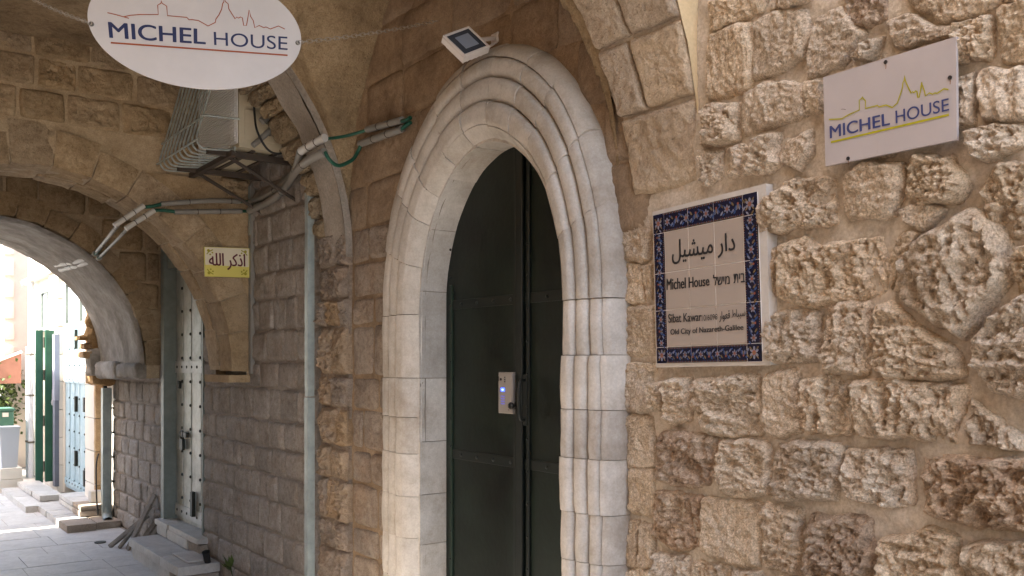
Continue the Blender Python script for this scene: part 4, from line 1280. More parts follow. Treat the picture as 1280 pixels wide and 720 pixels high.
conduit("cable_conduit", "upper grey conduit with green cable crossing from the door surround to the far arch", [
    ('c', [(513, 147, 'X', 2.66), (508, 150, 'X', 2.66), (500, 152, 'X', 2.665)], .012),
    ('g', [(503, 150, 'X', 2.665), (459, 162, 'X', 2.665)], .022),
    ('c', [(460, 162, 'X', 2.665), (432, 170, 'X', 2.56), (405, 174, 'X', 2.40)], .010),
    ('w', [(406, 172, 'X', 2.40), (376, 189, 'X', 2.36)], .026),
    ('c', [(378, 188, 'X', 2.36), (374, 190, 'X', 2.38), (371, 197, 'X', 2.46)], .012),
    ('g', [(375, 190, 'X', 2.38), (368, 213, 'X', 2.54), (355, 229, 'X', 2.67), (335, 244, 'X', 2.67), (313, 252, 'X', 2.67)], .024),
    ('c', [(316, 251, 'X', 2.67), (309, 252, 'Y', 7.19), (298, 252.5, 'Y', 7.19)], .012),
    ('g', [(300, 252, 'Y', 7.19), (262, 251, 'Y', 7.18), (201, 255, 'Y', 7.18)], .020),
    ('c', [(203, 255, 'Y', 7.18), (190, 258, 'Y', 7.18), (178, 259, 'Y', 7.18)], .014),
    ('w', [(180, 257, 'Y', 7.17), (143, 282, 'Y', 7.17)], .020),
    ('g', [(148, 280, 'Y', 7.2), (136, 296, 'Y', 7.8), (121, 314, 'Y', 9.6)], .016),
    ('c', [(126, 309, 'Y', 9.5), (121, 316, 'Y', 9.75), (116, 318, 'Y', 9.9)], .016),
    ('w', [(119, 317, 'Y', 9.82), (98, 326, 'Y', 10.4), (70, 331, 'Y', 11.4)], .030)])
conduit("cable_conduit", "lower grey conduit with a sagging green cable loop beside the door surround", [
    ('c', [(513, 153, 'X', 2.66), (506, 158, 'X', 2.66), (500, 163, 'X', 2.665)], .012),
    ('g', [(503, 161, 'X', 2.665), (450, 180, 'X', 2.665)], .022),
    ('c', [(452, 179, 'X', 2.66), (447, 190, 'X', 2.655), (440, 200, 'X', 2.60), (424, 207, 'X', 2.50), (413, 201, 'X', 2.43), (406, 190, 'X', 2.40)], .012),
    ('g', [(406, 190, 'X', 2.40), (386, 200, 'X', 2.38), (370, 214, 'X', 2.54), (358, 232, 'X', 2.66), (340, 250, 'X', 2.66), (312, 263, 'X', 2.66)], .028),
    ('c', [(315, 262, 'X', 2.66), (309, 264, 'Y', 7.19), (300, 264, 'Y', 7.19)], .012),
    ('g', [(302, 264, 'Y', 7.19), (218, 265, 'Y', 7.18)], .020),
    ('c', [(220, 265, 'Y', 7.18), (205, 263, 'Y', 7.18), (190, 263, 'Y', 7.18)], .014),
    ('w', [(193, 263, 'Y', 7.17), (157, 286, 'Y', 7.17)], .020),
    ('g', [(160, 285, 'Y', 7.2), (144, 302, 'Y', 7.8), (126, 320, 'Y', 9.6)], .013),
    ('c', [(132, 314, 'Y', 9.5), (127, 320, 'Y', 9.7), (121, 323, 'Y', 9.9)], .016),
    ('w', [(124, 322, 'Y', 9.82), (103, 330, 'Y', 10.4), (76, 337, 'Y', 11.4)], .030)])
# painted steel post at the corner
ps = thing("steel_post", "tall pale grey-green square post standing against the wall corner", "post", (2.6, 5.84, GZ))
link("post_section", rblock(2.572, 2.628, 5.81, 5.866, GZ, 1.42, .12, .0012, .004, 1, 2), M_post, ps, False)
link("post_section", rblock(2.574, 2.626, 5.812, 5.864, 1.425, 2.93, .12, .0012, .004, 3, 2), M_post, ps, False)
tr = thing("cable_trunking", "narrow grey trunking running down the corner under the air conditioner", "trunking", onX(318, 300, 2.66))
link("trunk_duct", box(2.68, 2.715, 7.165, 7.215, 1.57, 3.12), M_pvc, tr)
link("trunk_lid", box(2.674, 2.679, 7.168, 7.212, 2.7, 3.1), M_post, tr)

# ------------------------------------------------------------------ yellow sign
YF = AF.shift(.05)
ye = thing("yellow_sign", "small yellow and cream sign with dark red Arabic words on the arch wall", "sign", YF.at(*YF.px(284, 328)))
YQ = [YF.px(256, 345.5), YF.px(311.5, 347), YF.px(311.5, 310.5), YF.px(255, 308.5)]
def yb(s, t): return tuple(YQ[0][k] * (1 - s) * (1 - t) + YQ[1][k] * s * (1 - t) + YQ[3][k] * (1 - s) * t + YQ[2][k] * s * t for k in (0, 1))
link("board", plate(YF, YQ, -.012, .002), M_yellow, ye)
link("cream_field", plate(YF, [yb(.015, .40), yb(.985, .36), yb(.985, .985), yb(.015, .985)], .002, .003), M_cream, ye)
link("lettering", quad_text(YF, "\uFDF2 \uFEAE\uFEDB\uFEAB\uFE8D".replace("\uFDF2", "\uFEEA\uFEE0\uFEDF\uFE8D"), [yb(.10, .80), yb(.90, .80), yb(.10, .24), yb(.90, .24)], .0045, .02), M_maroon, ye)
oo = []
for (s, t) in ((.09, .12), (.91, .12), (.09, .88), (.91, .88)):
    a, b = yb(s, t); da = .035 * (1 if s < .5 else -1); db = .03 * (1 if t < .5 else -1)
    oo += [ribbon(YF, [(a - da * .4, b + db), (a + da * .1, b + db * .3), (a + da, b - db * .3)], .008, .0046), disc(YF, a, b, .012, .003, .0047, 8), disc(YF, a + da * .9, b + db * .5, .007, .003, .0047, 8), disc(YF, a + da * .4, b + db * 1.0, .007, .003, .0047, 8)]
link("corner_ornament", join(*oo), M_yorn, ye)

# ------------------------------------------------------------------ air conditioner and its cage
ACX0, ACX1, ACY0, ACY1, ACZ0, ACZ1 = 2.24, 2.56, 6.22, 7.12, 3.17, 3.78
ac = thing("air_conditioner", "beige outdoor air conditioner unit above the conduits behind the oval sign", "air conditioner", (2.4, 6.7, 3.1))
bd = link("casing", rblock(ACX0, ACX1, ACY0, ACY1, ACZ0, ACZ1, .2, .001, .012, 1, 2), M_ac, ac)
FA = Frame((ACX0, 0, 0), (0, 1, 0), (0, 0, 1), (-1, 0, 0))
fins = [obox(FA, ACY0 + .18, ACY1 - .03, ACZ0 + .03, ACZ1 - .03, 0, .004)] + [obox(FA, ACY0 + .05, ACY1 - .05, ACZ0 + .05 + i * .018, ACZ0 + .058 + i * .018, 0, .012) for i in range(29)]
link("grille", join(*fins), M_acw, ac, label="white louvred front grille")
link("front_panel", obox(FA, ACY0 + .02, ACY0 + .16, ACZ0 + .03, ACZ1 - .03, 0, .006, .002), M_acw, ac)
FE_ = Frame((0, ACY0 - .004, 0), (1, 0, 0), (0, 0, 1), (0, -1, 0))
link("side_panel", join(obox(FE_, ACX0 + .05, ACX1 - .03, ACZ0 + .30, ACZ1 - .04, 0, .008, .002), obox(FE_, ACX0 + .04, ACX1 - .04, ACZ0 + .06, ACZ0 + .27, 0, .006, .002)), M_ac, ac)
link("valve", join(tube([FE_.at(ACX0 + .22, ACZ0 + .12, .005), FE_.at(ACX0 + .22, ACZ0 + .12, .05)], .016), tube([FE_.at(ACX0 + .2, ACZ0 + .2, .005), FE_.at(ACX0 + .2, ACZ0 + .2, .05)], .013)), M_clip, ac)
def epx(u, v, y=6.1): return onY(u, v, y)
link("insulated_pipe", tube(smoothpath([epx(327, 152), epx(340, 140), epx(360, 120), onX(372, 100, 2.66)]), .027, 9), M_pvc, ac, True)
link("insulated_pipe", tube(smoothpath([epx(316, 182), epx(330, 170), epx(352, 150), onX(372, 138, 2.66)]), .020, 9), M_pvc, ac, True)
link("cable", tube(smoothpath([epx(317, 108, 6.05), epx(318, 140, 6.05), epx(322, 165, 6.0), epx(336, 188, 6.0), epx(353, 191, 6.0), epx(364, 176, 6.0), epx(372, 160, 6.1)], 7), .008), M_bcable, ac, True, label="black looping cable")
link("cable", tube(smoothpath([epx(323, 107, 6.05), epx(334, 128, 6.05), epx(345, 152, 6.0), epx(361, 166, 6.0), epx(374, 178, 6.0)], 7), .006), M_cable, ac, True, label="green cable")
br = thing("wall_bracket", "dark steel bracket frame carrying the air conditioner", "bracket", (2.6, 6.7, 3.1))
for yb_ in (6.32, 7.0):
    link("arm", box(2.05, 2.72, yb_ - .02, yb_ + .02, 3.115, 3.155), M_bracket, br)
    link("brace", tube([(2.2, yb_, 3.115), (2.71, yb_, 2.86)], .014, 6), M_bracket, br)
link("rail", box(2.18, 2.22, 6.2, 7.15, 3.10, 3.135), M_bracket, br)
for x_ in (2.36, 2.52): link("slat", box(x_ - .015, x_ + .015, 6.26, 7.1, 3.157, 3.168), M_bracket, br)
cg = thing("security_cage", "bulging cage of thin steel bars in front of the air conditioner", "cage", (2.0, 6.7, 3.1))
nb_ = 10
for i in range(nb_):
    y = 6.24 + (7.12 - 6.24) * i / (nb_ - 1)
    P = [(2.16, y, 4.0), (2.09, y, 3.7), (1.98, y, 3.30), (1.955, y, 3.20), (1.97, y, 3.15), (2.02, y, 3.13), (2.21, y, 3.145)]
    link("bar", tube(smoothpath(P, 4), .0075, 6), M_cage, cg, True)
link("flat_rail", box(2.20, 2.215, 6.2, 7.18, 3.125, 3.165), M_cage, cg)
link("cross_bar", tube([(1.985, 6.2, 3.34), (1.985, 7.18, 3.34)], .008, 6), M_cage, cg)
link("cross_bar", tube([(1.95, 6.2, 3.18), (1.95, 7.18, 3.18)], .008, 6), M_cage, cg)
link("cross_bar", tube(smoothpath([(1.985, 6.215, 3.34), (2.0, 6.21, 3.35), (2.24, 6.2, 3.36)], 3), .008, 6), M_cage, cg)

# ------------------------------------------------------------------ pale metal door in the passage
wd = thing("metal_door", "worn pale metal door with rivet rows and a padlock in the passage wall", "door", (2.8, 9.05, DZ0))
WF = XF(2.79)
py = [8.47, 8.76, 9.06, 9.33, 9.56]
for i in range(4):
    link("door_plank", obox(WF, py[i] + .004, py[i + 1] - .004, DZ0, 2.88, -.03, random.uniform(.0, .006), .003), M_wdoor, wd)
for zc in (.16, 1.62):
    bnd = link("band", obox(WF, 8.47, 9.56, zc - .06, zc + .06, .002, .014, .002), M_band, wd)
    link("rivet", join(*[disc(WF, 8.53 + k * .16, zc + (.0), .016, .012, .02, 8, .004) for k in range(7)]), M_rivet, bnd)
for yv in (8.76, 9.06, 9.33):
    link("seam_strip", obox(WF, yv - .012, yv + .012, .23, 2.85, .002, .010, .002), M_wdoor, wd)
    link("rivet", join(*[disc(WF, yv, .3 + k * .235, .017, .008, .02, 8, .005) for k in range(11)]), M_rivet, wd)
link("door_frame", join(box(2.66, 2.80, 9.56, 9.66, DZ0, 2.9)), M_dframe, wd, label="grey-green frame post")
link("door_frame", box(2.70, 2.80, 8.44, 8.475, DZ0, 2.9), M_dframe, wd)
link("frame_head", box(2.70, 2.82, 8.47, 9.56, 2.62, 2.74), M_dframe, wd)
pk = onX(230, 546, 2.77)
lk_ = link("padlock", join(box(2.735, 2.765, pk.y - .05, pk.y + .05, pk.z - .13, pk.z - .02), tube(smoothpath([(2.75, pk.y - .035, pk.z - .03), (2.75, pk.y - .03, pk.z + .05), (2.75, pk.y + .03, pk.z + .05), (2.75, pk.y + .035, pk.z - .03)]), .01, 6)), M_rivet, wd)
link("hasp", box(2.745, 2.775, pk.y - .14, pk.y + .08, pk.z + .0, pk.z + .05), M_rivet, wd)
hk = onX(242.5, 630, 2.77)
link("handle", box(2.74, 2.775, hk.y - .03, hk.y + .03, hk.z - .12, hk.z + .12), M_rivet, wd)
hk = onX(225, 482, 2.77)
link("handle", box(2.75, 2.775, hk.y - .02, hk.y + .02, hk.z - .03, hk.z + .05), M_rivet, wd)

st = thing("door_step", "two stone steps under the pale metal door", "step", (2.5, 8.9, GZ))
random.seed(51)
def stepblocks(parent, x0, x1, y0, y1, z0, z1, ny, mat, name="step_stone", nz=1, brown=False):
    for k in range(nz):
        a, b = z0 + (z1 - z0) * k / nz, z0 + (z1 - z0) * (k + 1) / nz
        for i in range(ny):
            c0, c1 = y0 + (y1 - y0) * i / ny, y0 + (y1 - y0) * (i + 1) / ny
            sh = random.uniform(-.006, .006)
            link(name, rblock(x0 + sh, x1, c0 + .003, c1 - .003, a + .002, b - .001, .06, .005, .01, random.uniform(0, 60), 5), M_stepbrown if (brown and i == 0) else mat, parent, True)
stepblocks(st, 2.36, 2.70, 7.97, 9.62, GZ - .02, -.19, 5, M_step, nz=1, brown=True)
stepblocks(st, 2.33, 2.70, 7.95, 9.64, -.188, -.10, 3, M_step, "tread_slab")
stepblocks(st, 2.62, 2.76, 8.30, 9.66, -.098, .0, 4, M_step, brown=True)
stepblocks(st, 2.60, 2.80, 8.28, 9.68, .002, .062, 3, M_step, "tread_slab")
fp = tag(link("loose_paver", rblock(2.44, 2.66, 8.05, 8.5, -.098, -.078, .06, .004, .008, 9), M_step, None, True), "thin loose stone slip lying on the lower step", "slab")
bp_ = thing("black_pot", "small black plastic pipe stub standing on the step end", "pipe", (2.58, 7.99, -.1))
link("pipe_stub", tube([(2.60, 7.99, -.10), (2.585, 7.985, -.02), (2.58, 7.98, .0)], [.028, .032, .036], 12, False), M_bcable, bp_, True)
link("stub_bottom", disc(Frame((2.585, 7.985, -.03), (1, 0, 0), (0, 1, 0)), 0, 0, .03, 0, .004, 12), M_bcable, bp_)
wdp = thing("weed", "small green weed growing from the wall base beside the step", "plant", (2.68, 7.62, -.1))
lv = []
random.seed(8)
for i in range(16):
    b = Vector((2.69, 7.62, -.12)); t = random.uniform(0, 2 * pi)
    tip = b + Vector((-random.uniform(.02, .10), random.uniform(-.12, .12), random.uniform(.03, .16)))
    d = (tip - b); s_ = d.cross(Vector((0, 0, 1))).normalized() * .018
    m = b.lerp(tip, .62)
    lv.append(([b.lerp(tip, .3), m + s_, tip, m - s_], [(0, 1, 2, 3)]))
    link("weed_leaf", lv[-1], M_leaf2, wdp)
link("weed_stem", join(*[tube([(2.69, 7.62, -.16), (2.66, 7.62 + k * .03, -.04)], .003, 5) for k in (-1, 0, 1)]), M_leaf, wdp)
# leaning boards
random.seed(17)
for k, (bx, by, tz, wdt, lab) in enumerate(((2.30, 10.28, .02, .075, "short grey board leaning low at the left of the wood stack"), (2.37, 10.16, .13, .06, "narrow pale board second from the left in the leaning stack"), (2.42, 10.02, .27, .10, "tallest weathered plank leaning on the wall by the step"), (2.46, 9.88, .04, .09, "short brown plank at the right front of the leaning stack"), (2.50, 9.78, .0, .08, "squat plank nearest the pale door in the leaning stack"))):
    base = Vector((bx, by, GZ)); top = Vector((2.675, by - .09, tz))
    d = (top - base).normalized(); side = d.cross(Vector((1, 0, 0))).normalized()
    fr_ = Frame(base, side, d)
    tag(link("leaning_plank", rblock(-wdt / 2, wdt / 2, 0, (top - base).length, -.012, .012, .05, .003, .004, k * 3.1, 8, fr_), M_wood, None, True), lab, "plank", "planks leaning on the passage wall")

# ------------------------------------------------------------------ down pipe at the far arch
dp = thing("drain_pipe", "grey-green drain pipe with an open elbow at the foot of the far arch", "pipe", (2.62, 11.85, GZ))
link("pipe_shaft", rblock(2.565, 2.675, 11.80, 11.91, -.16, 1.36, .12, .002, .012, 2, 3), M_post, dp, True)
Pe = smoothpath([(2.62, 11.855, -.10), (2.62, 11.83, -.20), (2.60, 11.72, -.235), (2.57, 11.55, -.238)], 4)
link("elbow", join(tube(Pe, .06, 14, False), tube(Pe[::-1], .05, 14, False)), M_post, dp, True)
link("pipe_clip", join(*[box(2.675, 2.70, 11.79, 11.92, z, z + .02) for z in (.2, .5, .8, 1.1)]), M_rivet, dp)
bc = tag(link("black_hose", tube(smoothpath([(2.56, 11.86, 1.62), (2.575, 11.84, 1.5), (2.60, 11.83, 1.37), (2.60, 11.83, 1.3)], 5), .022, 8), M_bcable, None, True), "short black cable bending into the top of the drain pipe", "cable")
bc2 = tag(link("black_hose", tube(smoothpath([(2.55, 11.94, .55), (2.52, 11.93, .4), (2.525, 11.93, .0), (2.54, 11.93, -.2)], 5), .010, 8), M_bcable, None, True), "thin black hose hanging beside the drain pipe foot", "cable")

# ------------------------------------------------------------------ carved stone at the arch end
cvn = thing("carved_corbel", "eroded brown carved stone corbel at the end of the far arch", "corbel", onY(122, 440, 11.9))
random.seed(61)
def lump(u, v, Y, rx, ry, rz, seed):
    c_ = onY(u, v, Y)
    V, F = [], []
    n, m = 16, 10
    for i in range(m + 1):
        ph = pi * i / m
        for k in range(n):
            t = 2 * pi * k / n
            d = Vector((sin(ph) * cos(t), sin(ph) * sin(t), cos(ph)))
            k_ = 1 + fbm(d * 1.6 + Vector((seed, seed, 0)), 4) * .32 + fbm(d * 6 + Vector((seed, 0, 0)), 3) * .1
            V.append(c_ + Vector((d.x * rx * k_, d.y * ry * k_, d.z * rz * k_)))
    for i in range(m):
        for k in range(n): F.append((i * n + k, (i + 1) * n + k, (i + 1) * n + (k + 1) % n, i * n + (k + 1) % n))
    return V, F
link("figure_head", lump(113, 378, 11.85, .06, .08, .10, 1), M_carve, cvn, True)
link("figure_body", join(lump(117, 402, 11.85, .09, .12, .15, 2), lump(113, 418, 11.84, .075, .1, .1, 5)), M_carve, cvn, True)
link("corbel_ledge", rblock(2.30, 2.62, 11.78, 12.1, 1.94, 1.99, .05, .015, .02, 3, 8), M_carve, cvn, True)
link("corbel_ledge", rblock(2.35, 2.64, 11.78, 12.1, 1.83, 1.90, .05, .015, .02, 5, 8), M_carve, cvn, True)
link("corbel_ledge", rblock(2.33, 2.66, 11.74, 12.1, 1.72, 1.80, .05, .02, .02, 7, 8), M_carve, cvn, True)
link("corbel_block", rblock(2.44, 2.72, 11.76, 12.2, 1.4, 2.9, .07, .03, .04, 9, 6), M_carve, cvn, True)
link("corbel_block", rblock(2.40, 2.60, 11.72, 11.95, 1.50, 1.86, .05, .03, .04, 12, 6), M_lightplaster, cvn, True)

# ------------------------------------------------------------------ sunlit shops beyond
fac = thing("shop_facade", "bright white plastered shop building beyond the arches with blue doors", "building", (2.8, 15, GZ))
FX = 2.72
def facade_keep(a, b): return not (12.9 < a < 15.02 and b < 2.95) and not (15.85 < a < 17.1 and b < 2.85)
def wallpanel(x0, x1, y0, y1, z0, z1, name, mat, parent, bev=.012, label=None):
    return link(name, obox(XF(x0), y0, y1, z0, z1, -(x1 - x0), 0, bev), mat, parent, label=label)
wallpanel(FX, 3.2, 11.8, 12.9, GZ, 5.6, "wall", M_fac, fac)
wallpanel(FX, 3.2, 15.02, 15.85, GZ, 5.6, "wall", M_fac, fac)
wallpanel(FX, 3.2, 17.1, 18.3, GZ, 5.6, "wall", M_fac, fac)
wallpanel(FX + .0, 3.2, 12.9, 15.02, 2.95, 5.6, "wall", M_fac, fac)
wallpanel(FX + .0, 3.2, 15.85, 17.1, 2.85, 5.6, "wall", M_fac, fac)
link("wall_core", box(3.0, 6.0, 11.8, 18.3, GZ, 5.6), M_fac, fac)
pz = [GZ]
while pz[-1] < 3.2: pz.append(pz[-1] + .42)
for i in range(len(pz) - 1):
    link("pilaster_stone", rblock(2.585, 2.74, 12.37, 12.9, pz[i] + .002, pz[i + 1] - .002, .12, .003, .008, i * 2.0, 4), M_fac, fac, True)
    link("jamb_stone", rblock(2.583, 2.74, 12.28, 12.366, pz[i] + .003, pz[i + 1] - .002, .1, .008, .008, i * 3.0, 4), M_facstone, fac, True, label="brown sandstone jamb block")
    link("pilaster_stone", rblock(2.64, 2.74, 15.06, 15.80, pz[i] + .002, pz[i + 1] - .002, .12, .003, .008, i * 2.5, 4), M_fac, fac, True)
link("cornice", box(2.60, 2.75, 12.95, 18.2, 3.06, 3.14), M_fac, fac)
link("cornice", box(2.56, 2.75, 12.95, 18.2, 3.75, 3.83), M_fac, fac)
# transoms
for (y0, y1) in ((12.93, 15.0), (15.88, 17.08)):
    fr_ = link("transom_frame", join(box(2.73, 2.80, y0, y1, 2.20, 2.26), box(2.73, 2.80, y0, y1, 2.84, 2.90), box(2.73, 2.80, y0, y0 + .06, 2.26, 2.84), box(2.73, 2.80, y1 - .06, y1, 2.26, 2.84), box(2.73, 2.80, (y0 + y1) / 2 - .025, (y0 + y1) / 2 + .025, 2.26, 2.84)), M_dframe, fac)
    link("transom_panel", box(2.765, 2.775, y0 + .06, (y0 + y1) / 2 - .025, 2.26, 2.84), M_panel, fr_)
    link("transom_panel", box(2.765, 2.775, (y0 + y1) / 2 + .025, y1 - .06, 2.26, 2.84), M_panel, fr_)
wnd = link("window", join(box(2.70, 2.74, 16.2, 16.75, 4.3, 4.36), box(2.70, 2.74, 16.2, 16.25, 3.95, 4.3), box(2.70, 2.74, 16.70, 16.75, 3.95, 4.3)), M_facstone, fac)
link("pane", box(2.715, 2.722, 16.25, 16.70, 3.95, 4.3), M_lampglass, wnd)
# blue door
bdr = thing("blue_door", "pale blue riveted double shop door in sunlight beyond the arches", "door", (2.75, 14, -.2))
BF = XF(2.74)
ys = [12.93 + (15.0 - 12.93) * i / 6 for i in range(7)]
for i in range(6):
    link("door_plank", obox(BF, ys[i] + .004, ys[i + 1] - .004, -.2, 2.2, -.03, random.uniform(0, .006), .003), M_bluedoor, bdr)
    if i:
        link("seam_strip", obox(BF, ys[i] - .015, ys[i] + .015, -.15, 2.15, .002, .012, .002), M_bluedoor, bdr)
        link("rivet", join(*[disc(BF, ys[i], -.05 + k * .24, .017, .01, .02, 6, .004) for k in range(9)]), M_rivet, bdr)
for zc in (-.10, 1.42):
    bb = link("band", obox(BF, 12.94, 14.99, zc - .05, zc + .05, .004, .018, .002), M_bluedoor, bdr)
    link("rivet", join(*[disc(BF, 13.02 + k * .2, zc, .016, .016, .024, 6, .004) for k in range(10)]), M_rivet, bb)
for (u, v, h) in ((95, 424, .28), (95, 573, .22), (106, 598, .22), (95, 505, .22), (106, 506, .2)):
    p = onX(u, v, 2.72); link("hinge", box(2.70, 2.735, p.y - .03, p.y + .03, p.z - h / 2, p.z + h / 2), M_rivet, bdr)
# green folded leaf of the next shop
gl = thing("green_door", "dark green folded shop door standing open beyond the blue door", "door", (2.6, 15.6, -.2))
link("door_leaf", box(2.52, 2.64, 15.35, 15.40, -.15, 2.17), M_green, gl)
link("door_leaf", box(2.40, 2.50, 15.42, 15.47, -.17, 2.17), M_green, gl)
link("leaf_rail", join(*[box(2.53, 2.63, 15.34, 15.349, z, z + .08) for z in (-.12, .95, 2.05)]), M_green, gl)
link("leaf_stile", join(box(2.52, 2.545, 15.335, 15.349, -.15, 2.17), box(2.615, 2.64, 15.335, 15.349, -.15, 2.17)), M_green, gl)
link("hinge", join(*[tube([(2.51, 15.4, z), (2.51, 15.4, z + .16)], .014, 8) for z in (.0, .7, 1.4, 1.9)]), M_clip, gl)
link("padlock_bag", rblock(2.60, 2.68, 15.30, 15.34, 1.02, 1.30, .05, .02, .02, 3, 9), M_binw, gl, True)
gp = thing("door_post", "dark grey steel post beside the green folded door", "post", (2.64, 15.2, -.2))
link("post_shaft", box(2.60, 2.66, 15.06, 15.22, -.2, 1.1), flat("slate_post", "#6a6c78", .5, var=.1), gp)
link("post_cap", box(2.595, 2.665, 15.05, 15.23, 1.1, 2.1), flat("slate_post_upper", "#8b8c9b", .5, var=.1), gp)
# twin pipes
for k, (x, y, z1, lab) in enumerate(((2.62, 17.55, 1.95, "shorter grey wall pipe at the end of the white facade"), (2.62, 17.30, 3.2, "taller grey wall pipe at the end of the white facade"))):
    t = thing("wall_pipe", lab, "pipe", (x, y, GZ), "grey pipes on the white facade")
    link("pipe_shaft", tube([(x, y, GZ), (x, y, z1)], .045, 10), M_binw, t, True)
    link("pipe_clip", join(*[tube([(x, y, z), (x, y, z + .03)], .055, 10) for z in (.3, 1.1, 1.8)]), M_clip, t)
# steps of the shops
random.seed(71)
s1 = thing("shop_step", "long low brown-edged step in front of the blue door", "step", (2.4, 12.5, GZ))
stepblocks(s1, 2.10, 2.42, 11.42, 14.1, GZ - .02, -.215, 6, M_step, "tread_slab", brown=True)
stepblocks(s1, 2.43, 2.70, 11.46, 14.1, GZ - .02, -.217, 4, M_step, "tread_slab", brown=True)
s2_ = thing("shop_step", "upper brown-ended step block against the wall before the blue door", "step", (2.5, 12, -.2))
stepblocks(s2_, 2.34, 2.70, 11.95, 13.3, -.212, -.14, 3, M_step, brown=True)
stepblocks(s2_, 2.34, 2.70, 11.93, 13.3, -.138, -.075, 3, M_step, "tread_slab", brown=True)
s3 = thing("shop_step", "small white block step at the foot of the sandstone jamb", "step", (2.6, 12.3, -.07))
stepblocks(s3, 2.50, 2.70, 12.1, 12.27, -.073, .07, 1, M_step)
s4 = thing("shop_step", "low step slab in front of the green folded door", "step", (2.1, 14.5, GZ))
stepblocks(s4, 1.95, 2.30, 13.3, 15.5, GZ - .02, -.215, 4, M_step, "tread_slab")
s5 = thing("shop_step", "upper step block directly under the green folded door", "step", (2.4, 14.4, -.21))
stepblocks(s5, 2.16, 2.45, 13.6, 15.5, -.212, -.13, 3, M_step, "tread_slab")
pd = thing("stone_plinth", "pale stacked stone plinth under the tapered grey bin", "plinth", (2.05, 15.3, GZ))
link("plinth_block", rblock(1.93, 2.26, 15.6, 16.1, GZ - .01, -.11, .1, .004, .01, 3), M_fac, pd, True)
link("plinth_block", rblock(1.95, 2.25, 15.62, 16.08, -.108, .06, .1, .004, .01, 6), M_fac, pd, True)
bn = thing("litter_bin", "pale grey tapered bin standing on the stone plinth", "bin", (2.08, 15.8, .06))
def taper(x0, x1, y0, y1, z0, z1, k):
    cx, cy = (x0 + x1) / 2, (y0 + y1) / 2
    V = [(cx + sx * (x1 - x0) / 2 * f, cy + sy * (y1 - y0) / 2 * f, z) for z, f in ((z0, k), (z1, 1)) for sx, sy in ((-1, -1), (1, -1), (1, 1), (-1, 1))]
    return V, [(3, 2, 1, 0), (4, 5, 6, 7)] + [(i, (i + 1) % 4, 4 + (i + 1) % 4, 4 + i) for i in range(4)]
link("bin_body", taper(1.95, 2.22, 15.68, 15.95, .06, .66, .78), M_binw, bn)
link("bin_lid", taper(1.94, 2.23, 15.67, 15.96, .66, .69, 1.0), M_binw, bn)
gb = thing("green_cabinet", "green metal cabinet at the far left end of the street", "cabinet", (2, 17.6, GZ))
link("cabinet_body", obox(Frame((0, 17.3, 0), (1, 0, 0), (0, 0, 1), (0, -1, 0)), 1.5, 2.36, GZ + .06, .86, -.6, 0, .01), M_green2, gb)
link("cabinet_lid", box(1.48, 2.38, 17.28, 17.92, .862, .90), M_green2, gb)
link("cabinet_foot", box(1.55, 2.31, 17.34, 17.86, GZ, GZ + .059), M_rivet, gb)
link("cabinet_label", box(2.19, 2.28, 17.293, 17.299, .76, .83), M_fac, gb)
# salmon house, awning, tree
ph = thing("peach_house", "peach plastered house behind the grey pipes", "building", (3, 20, GZ))
link("wall", box(2.46, 6, 19.2, 25, GZ, 5.5), M_peach, ph)
link("corner_stone", join(*[rblock(2.44, 2.62, 19.17, 19.21, GZ + .4 * i, GZ + .4 * i + .3, .15, .003, .01, i) for i in range(12)]), M_fac, ph, True)
link("roof_slab", box(2.3, 6.2, 19.0, 25.2, 5.5, 5.62), M_fac, ph)
aw = thing("awning", "faded red sloping awning at the left edge under the peach house", "awning", (2.3, 18.6, 1.5))
V = [(2.62, 18.35, 1.86), (2.62, 19.1, 1.86), (1.5, 18.35, 1.36), (1.5, 19.1, 1.36), (2.62, 18.35, 1.33), (1.5, 18.35, 1.30), (2.62, 18.37, 1.86), (1.5, 18.37, 1.36)]
link("awning_cloth", ([(2.62, 18.35, 1.86), (2.62, 19.1, 1.86), (1.5, 19.1, 1.36), (1.5, 18.35, 1.36), (2.62, 18.35, 1.84), (2.62, 19.1, 1.84), (1.5, 19.1, 1.34), (1.5, 18.35, 1.34)], [(0, 1, 2, 3), (7, 6, 5, 4), (0, 3, 7, 4), (1, 5, 6, 2), (3, 2, 6, 7), (0, 4, 5, 1)]), M_awn, aw)
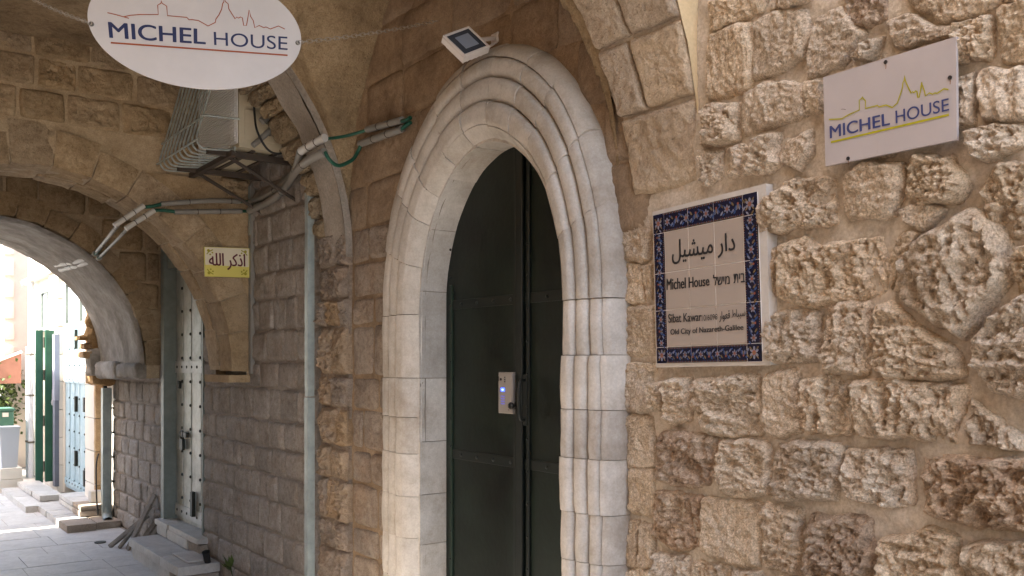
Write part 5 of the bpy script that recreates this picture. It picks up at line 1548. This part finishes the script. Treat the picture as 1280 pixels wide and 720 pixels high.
link("side_valance", ([(2.62, 18.34, 1.84), (1.5, 18.34, 1.34), (1.5, 18.34, 1.30), (2.62, 18.34, 1.30), (2.62, 18.36, 1.84), (1.5, 18.36, 1.34), (1.5, 18.36, 1.30), (2.62, 18.36, 1.30)], [(0, 1, 2, 3), (7, 6, 5, 4), (0, 4, 5, 1), (1, 5, 6, 2), (2, 6, 7, 3), (3, 7, 4, 0)]), M_awn, aw)
link("awning_edge", tube([(2.63, 18.33, 1.87), (1.49, 18.33, 1.37)], .022, 8), M_fac, aw)
def tree(label, x, y, h, cr, n, seed):
    random.seed(seed)
    t = thing("street_tree", label, "tree", (x, y, GZ))
    link("trunk", tube([(x, y, GZ), (x + .05, y, GZ + h * .3), (x - .03, y + .05, GZ + h * .65)], [.12, .09, .05], 9), M_bark, t, True)
    lim = []
    cl = []
    for i in range(9):
        p = Vector((x, y, GZ + h * random.uniform(.35, .6)))
        q_ = Vector((x + random.uniform(-1, 1) * cr * .7, y + random.uniform(-1, 1) * cr * .7, GZ + h * random.uniform(.45, 1.0)))
        lim.append(tube([p, p.lerp(q_, .5) + Vector((0, 0, .1)), q_], [.045, .03, .012], 6)); cl.append(q_)
    link("limb", join(*lim), M_bark, t, True)
    for mat_, k in ((M_leaf, 0), (M_leaf2, 1)):
        V, F = [], []
        for i in range(n):
            c_ = random.choice(cl)
            d = Vector((random.gauss(0, 1), random.gauss(0, 1), random.gauss(0, .8))) * cr * .28
            p = c_ + d
            a_ = Vector((random.uniform(-1, 1), random.uniform(-1, 1), random.uniform(-.6, .6))).normalized()
            b_ = a_.cross(Vector((random.uniform(-1, 1), random.uniform(-1, 1), random.uniform(-1, 1)))).normalized()
            l_, w_ = random.uniform(.06, .11), random.uniform(.025, .045)
            m_ = len(V)
            V += [p, p + a_ * l_ * .5 + b_ * w_, p + a_ * l_, p + a_ * l_ * .5 - b_ * w_]; F.append((m_, m_ + 1, m_ + 2, m_ + 3))
        link("crown", (V, F), mat_, t, kind='stuff')
tree("leafy green tree at the far left end of the street beyond the arch", 2.0, 21.5, 5.4, 1.5, 2600, 3)
tree("low green bush behind the green cabinet", 1.95, 19.0, 1.9, .75, 1800, 6)
print("objects", len(bpy.data.objects))
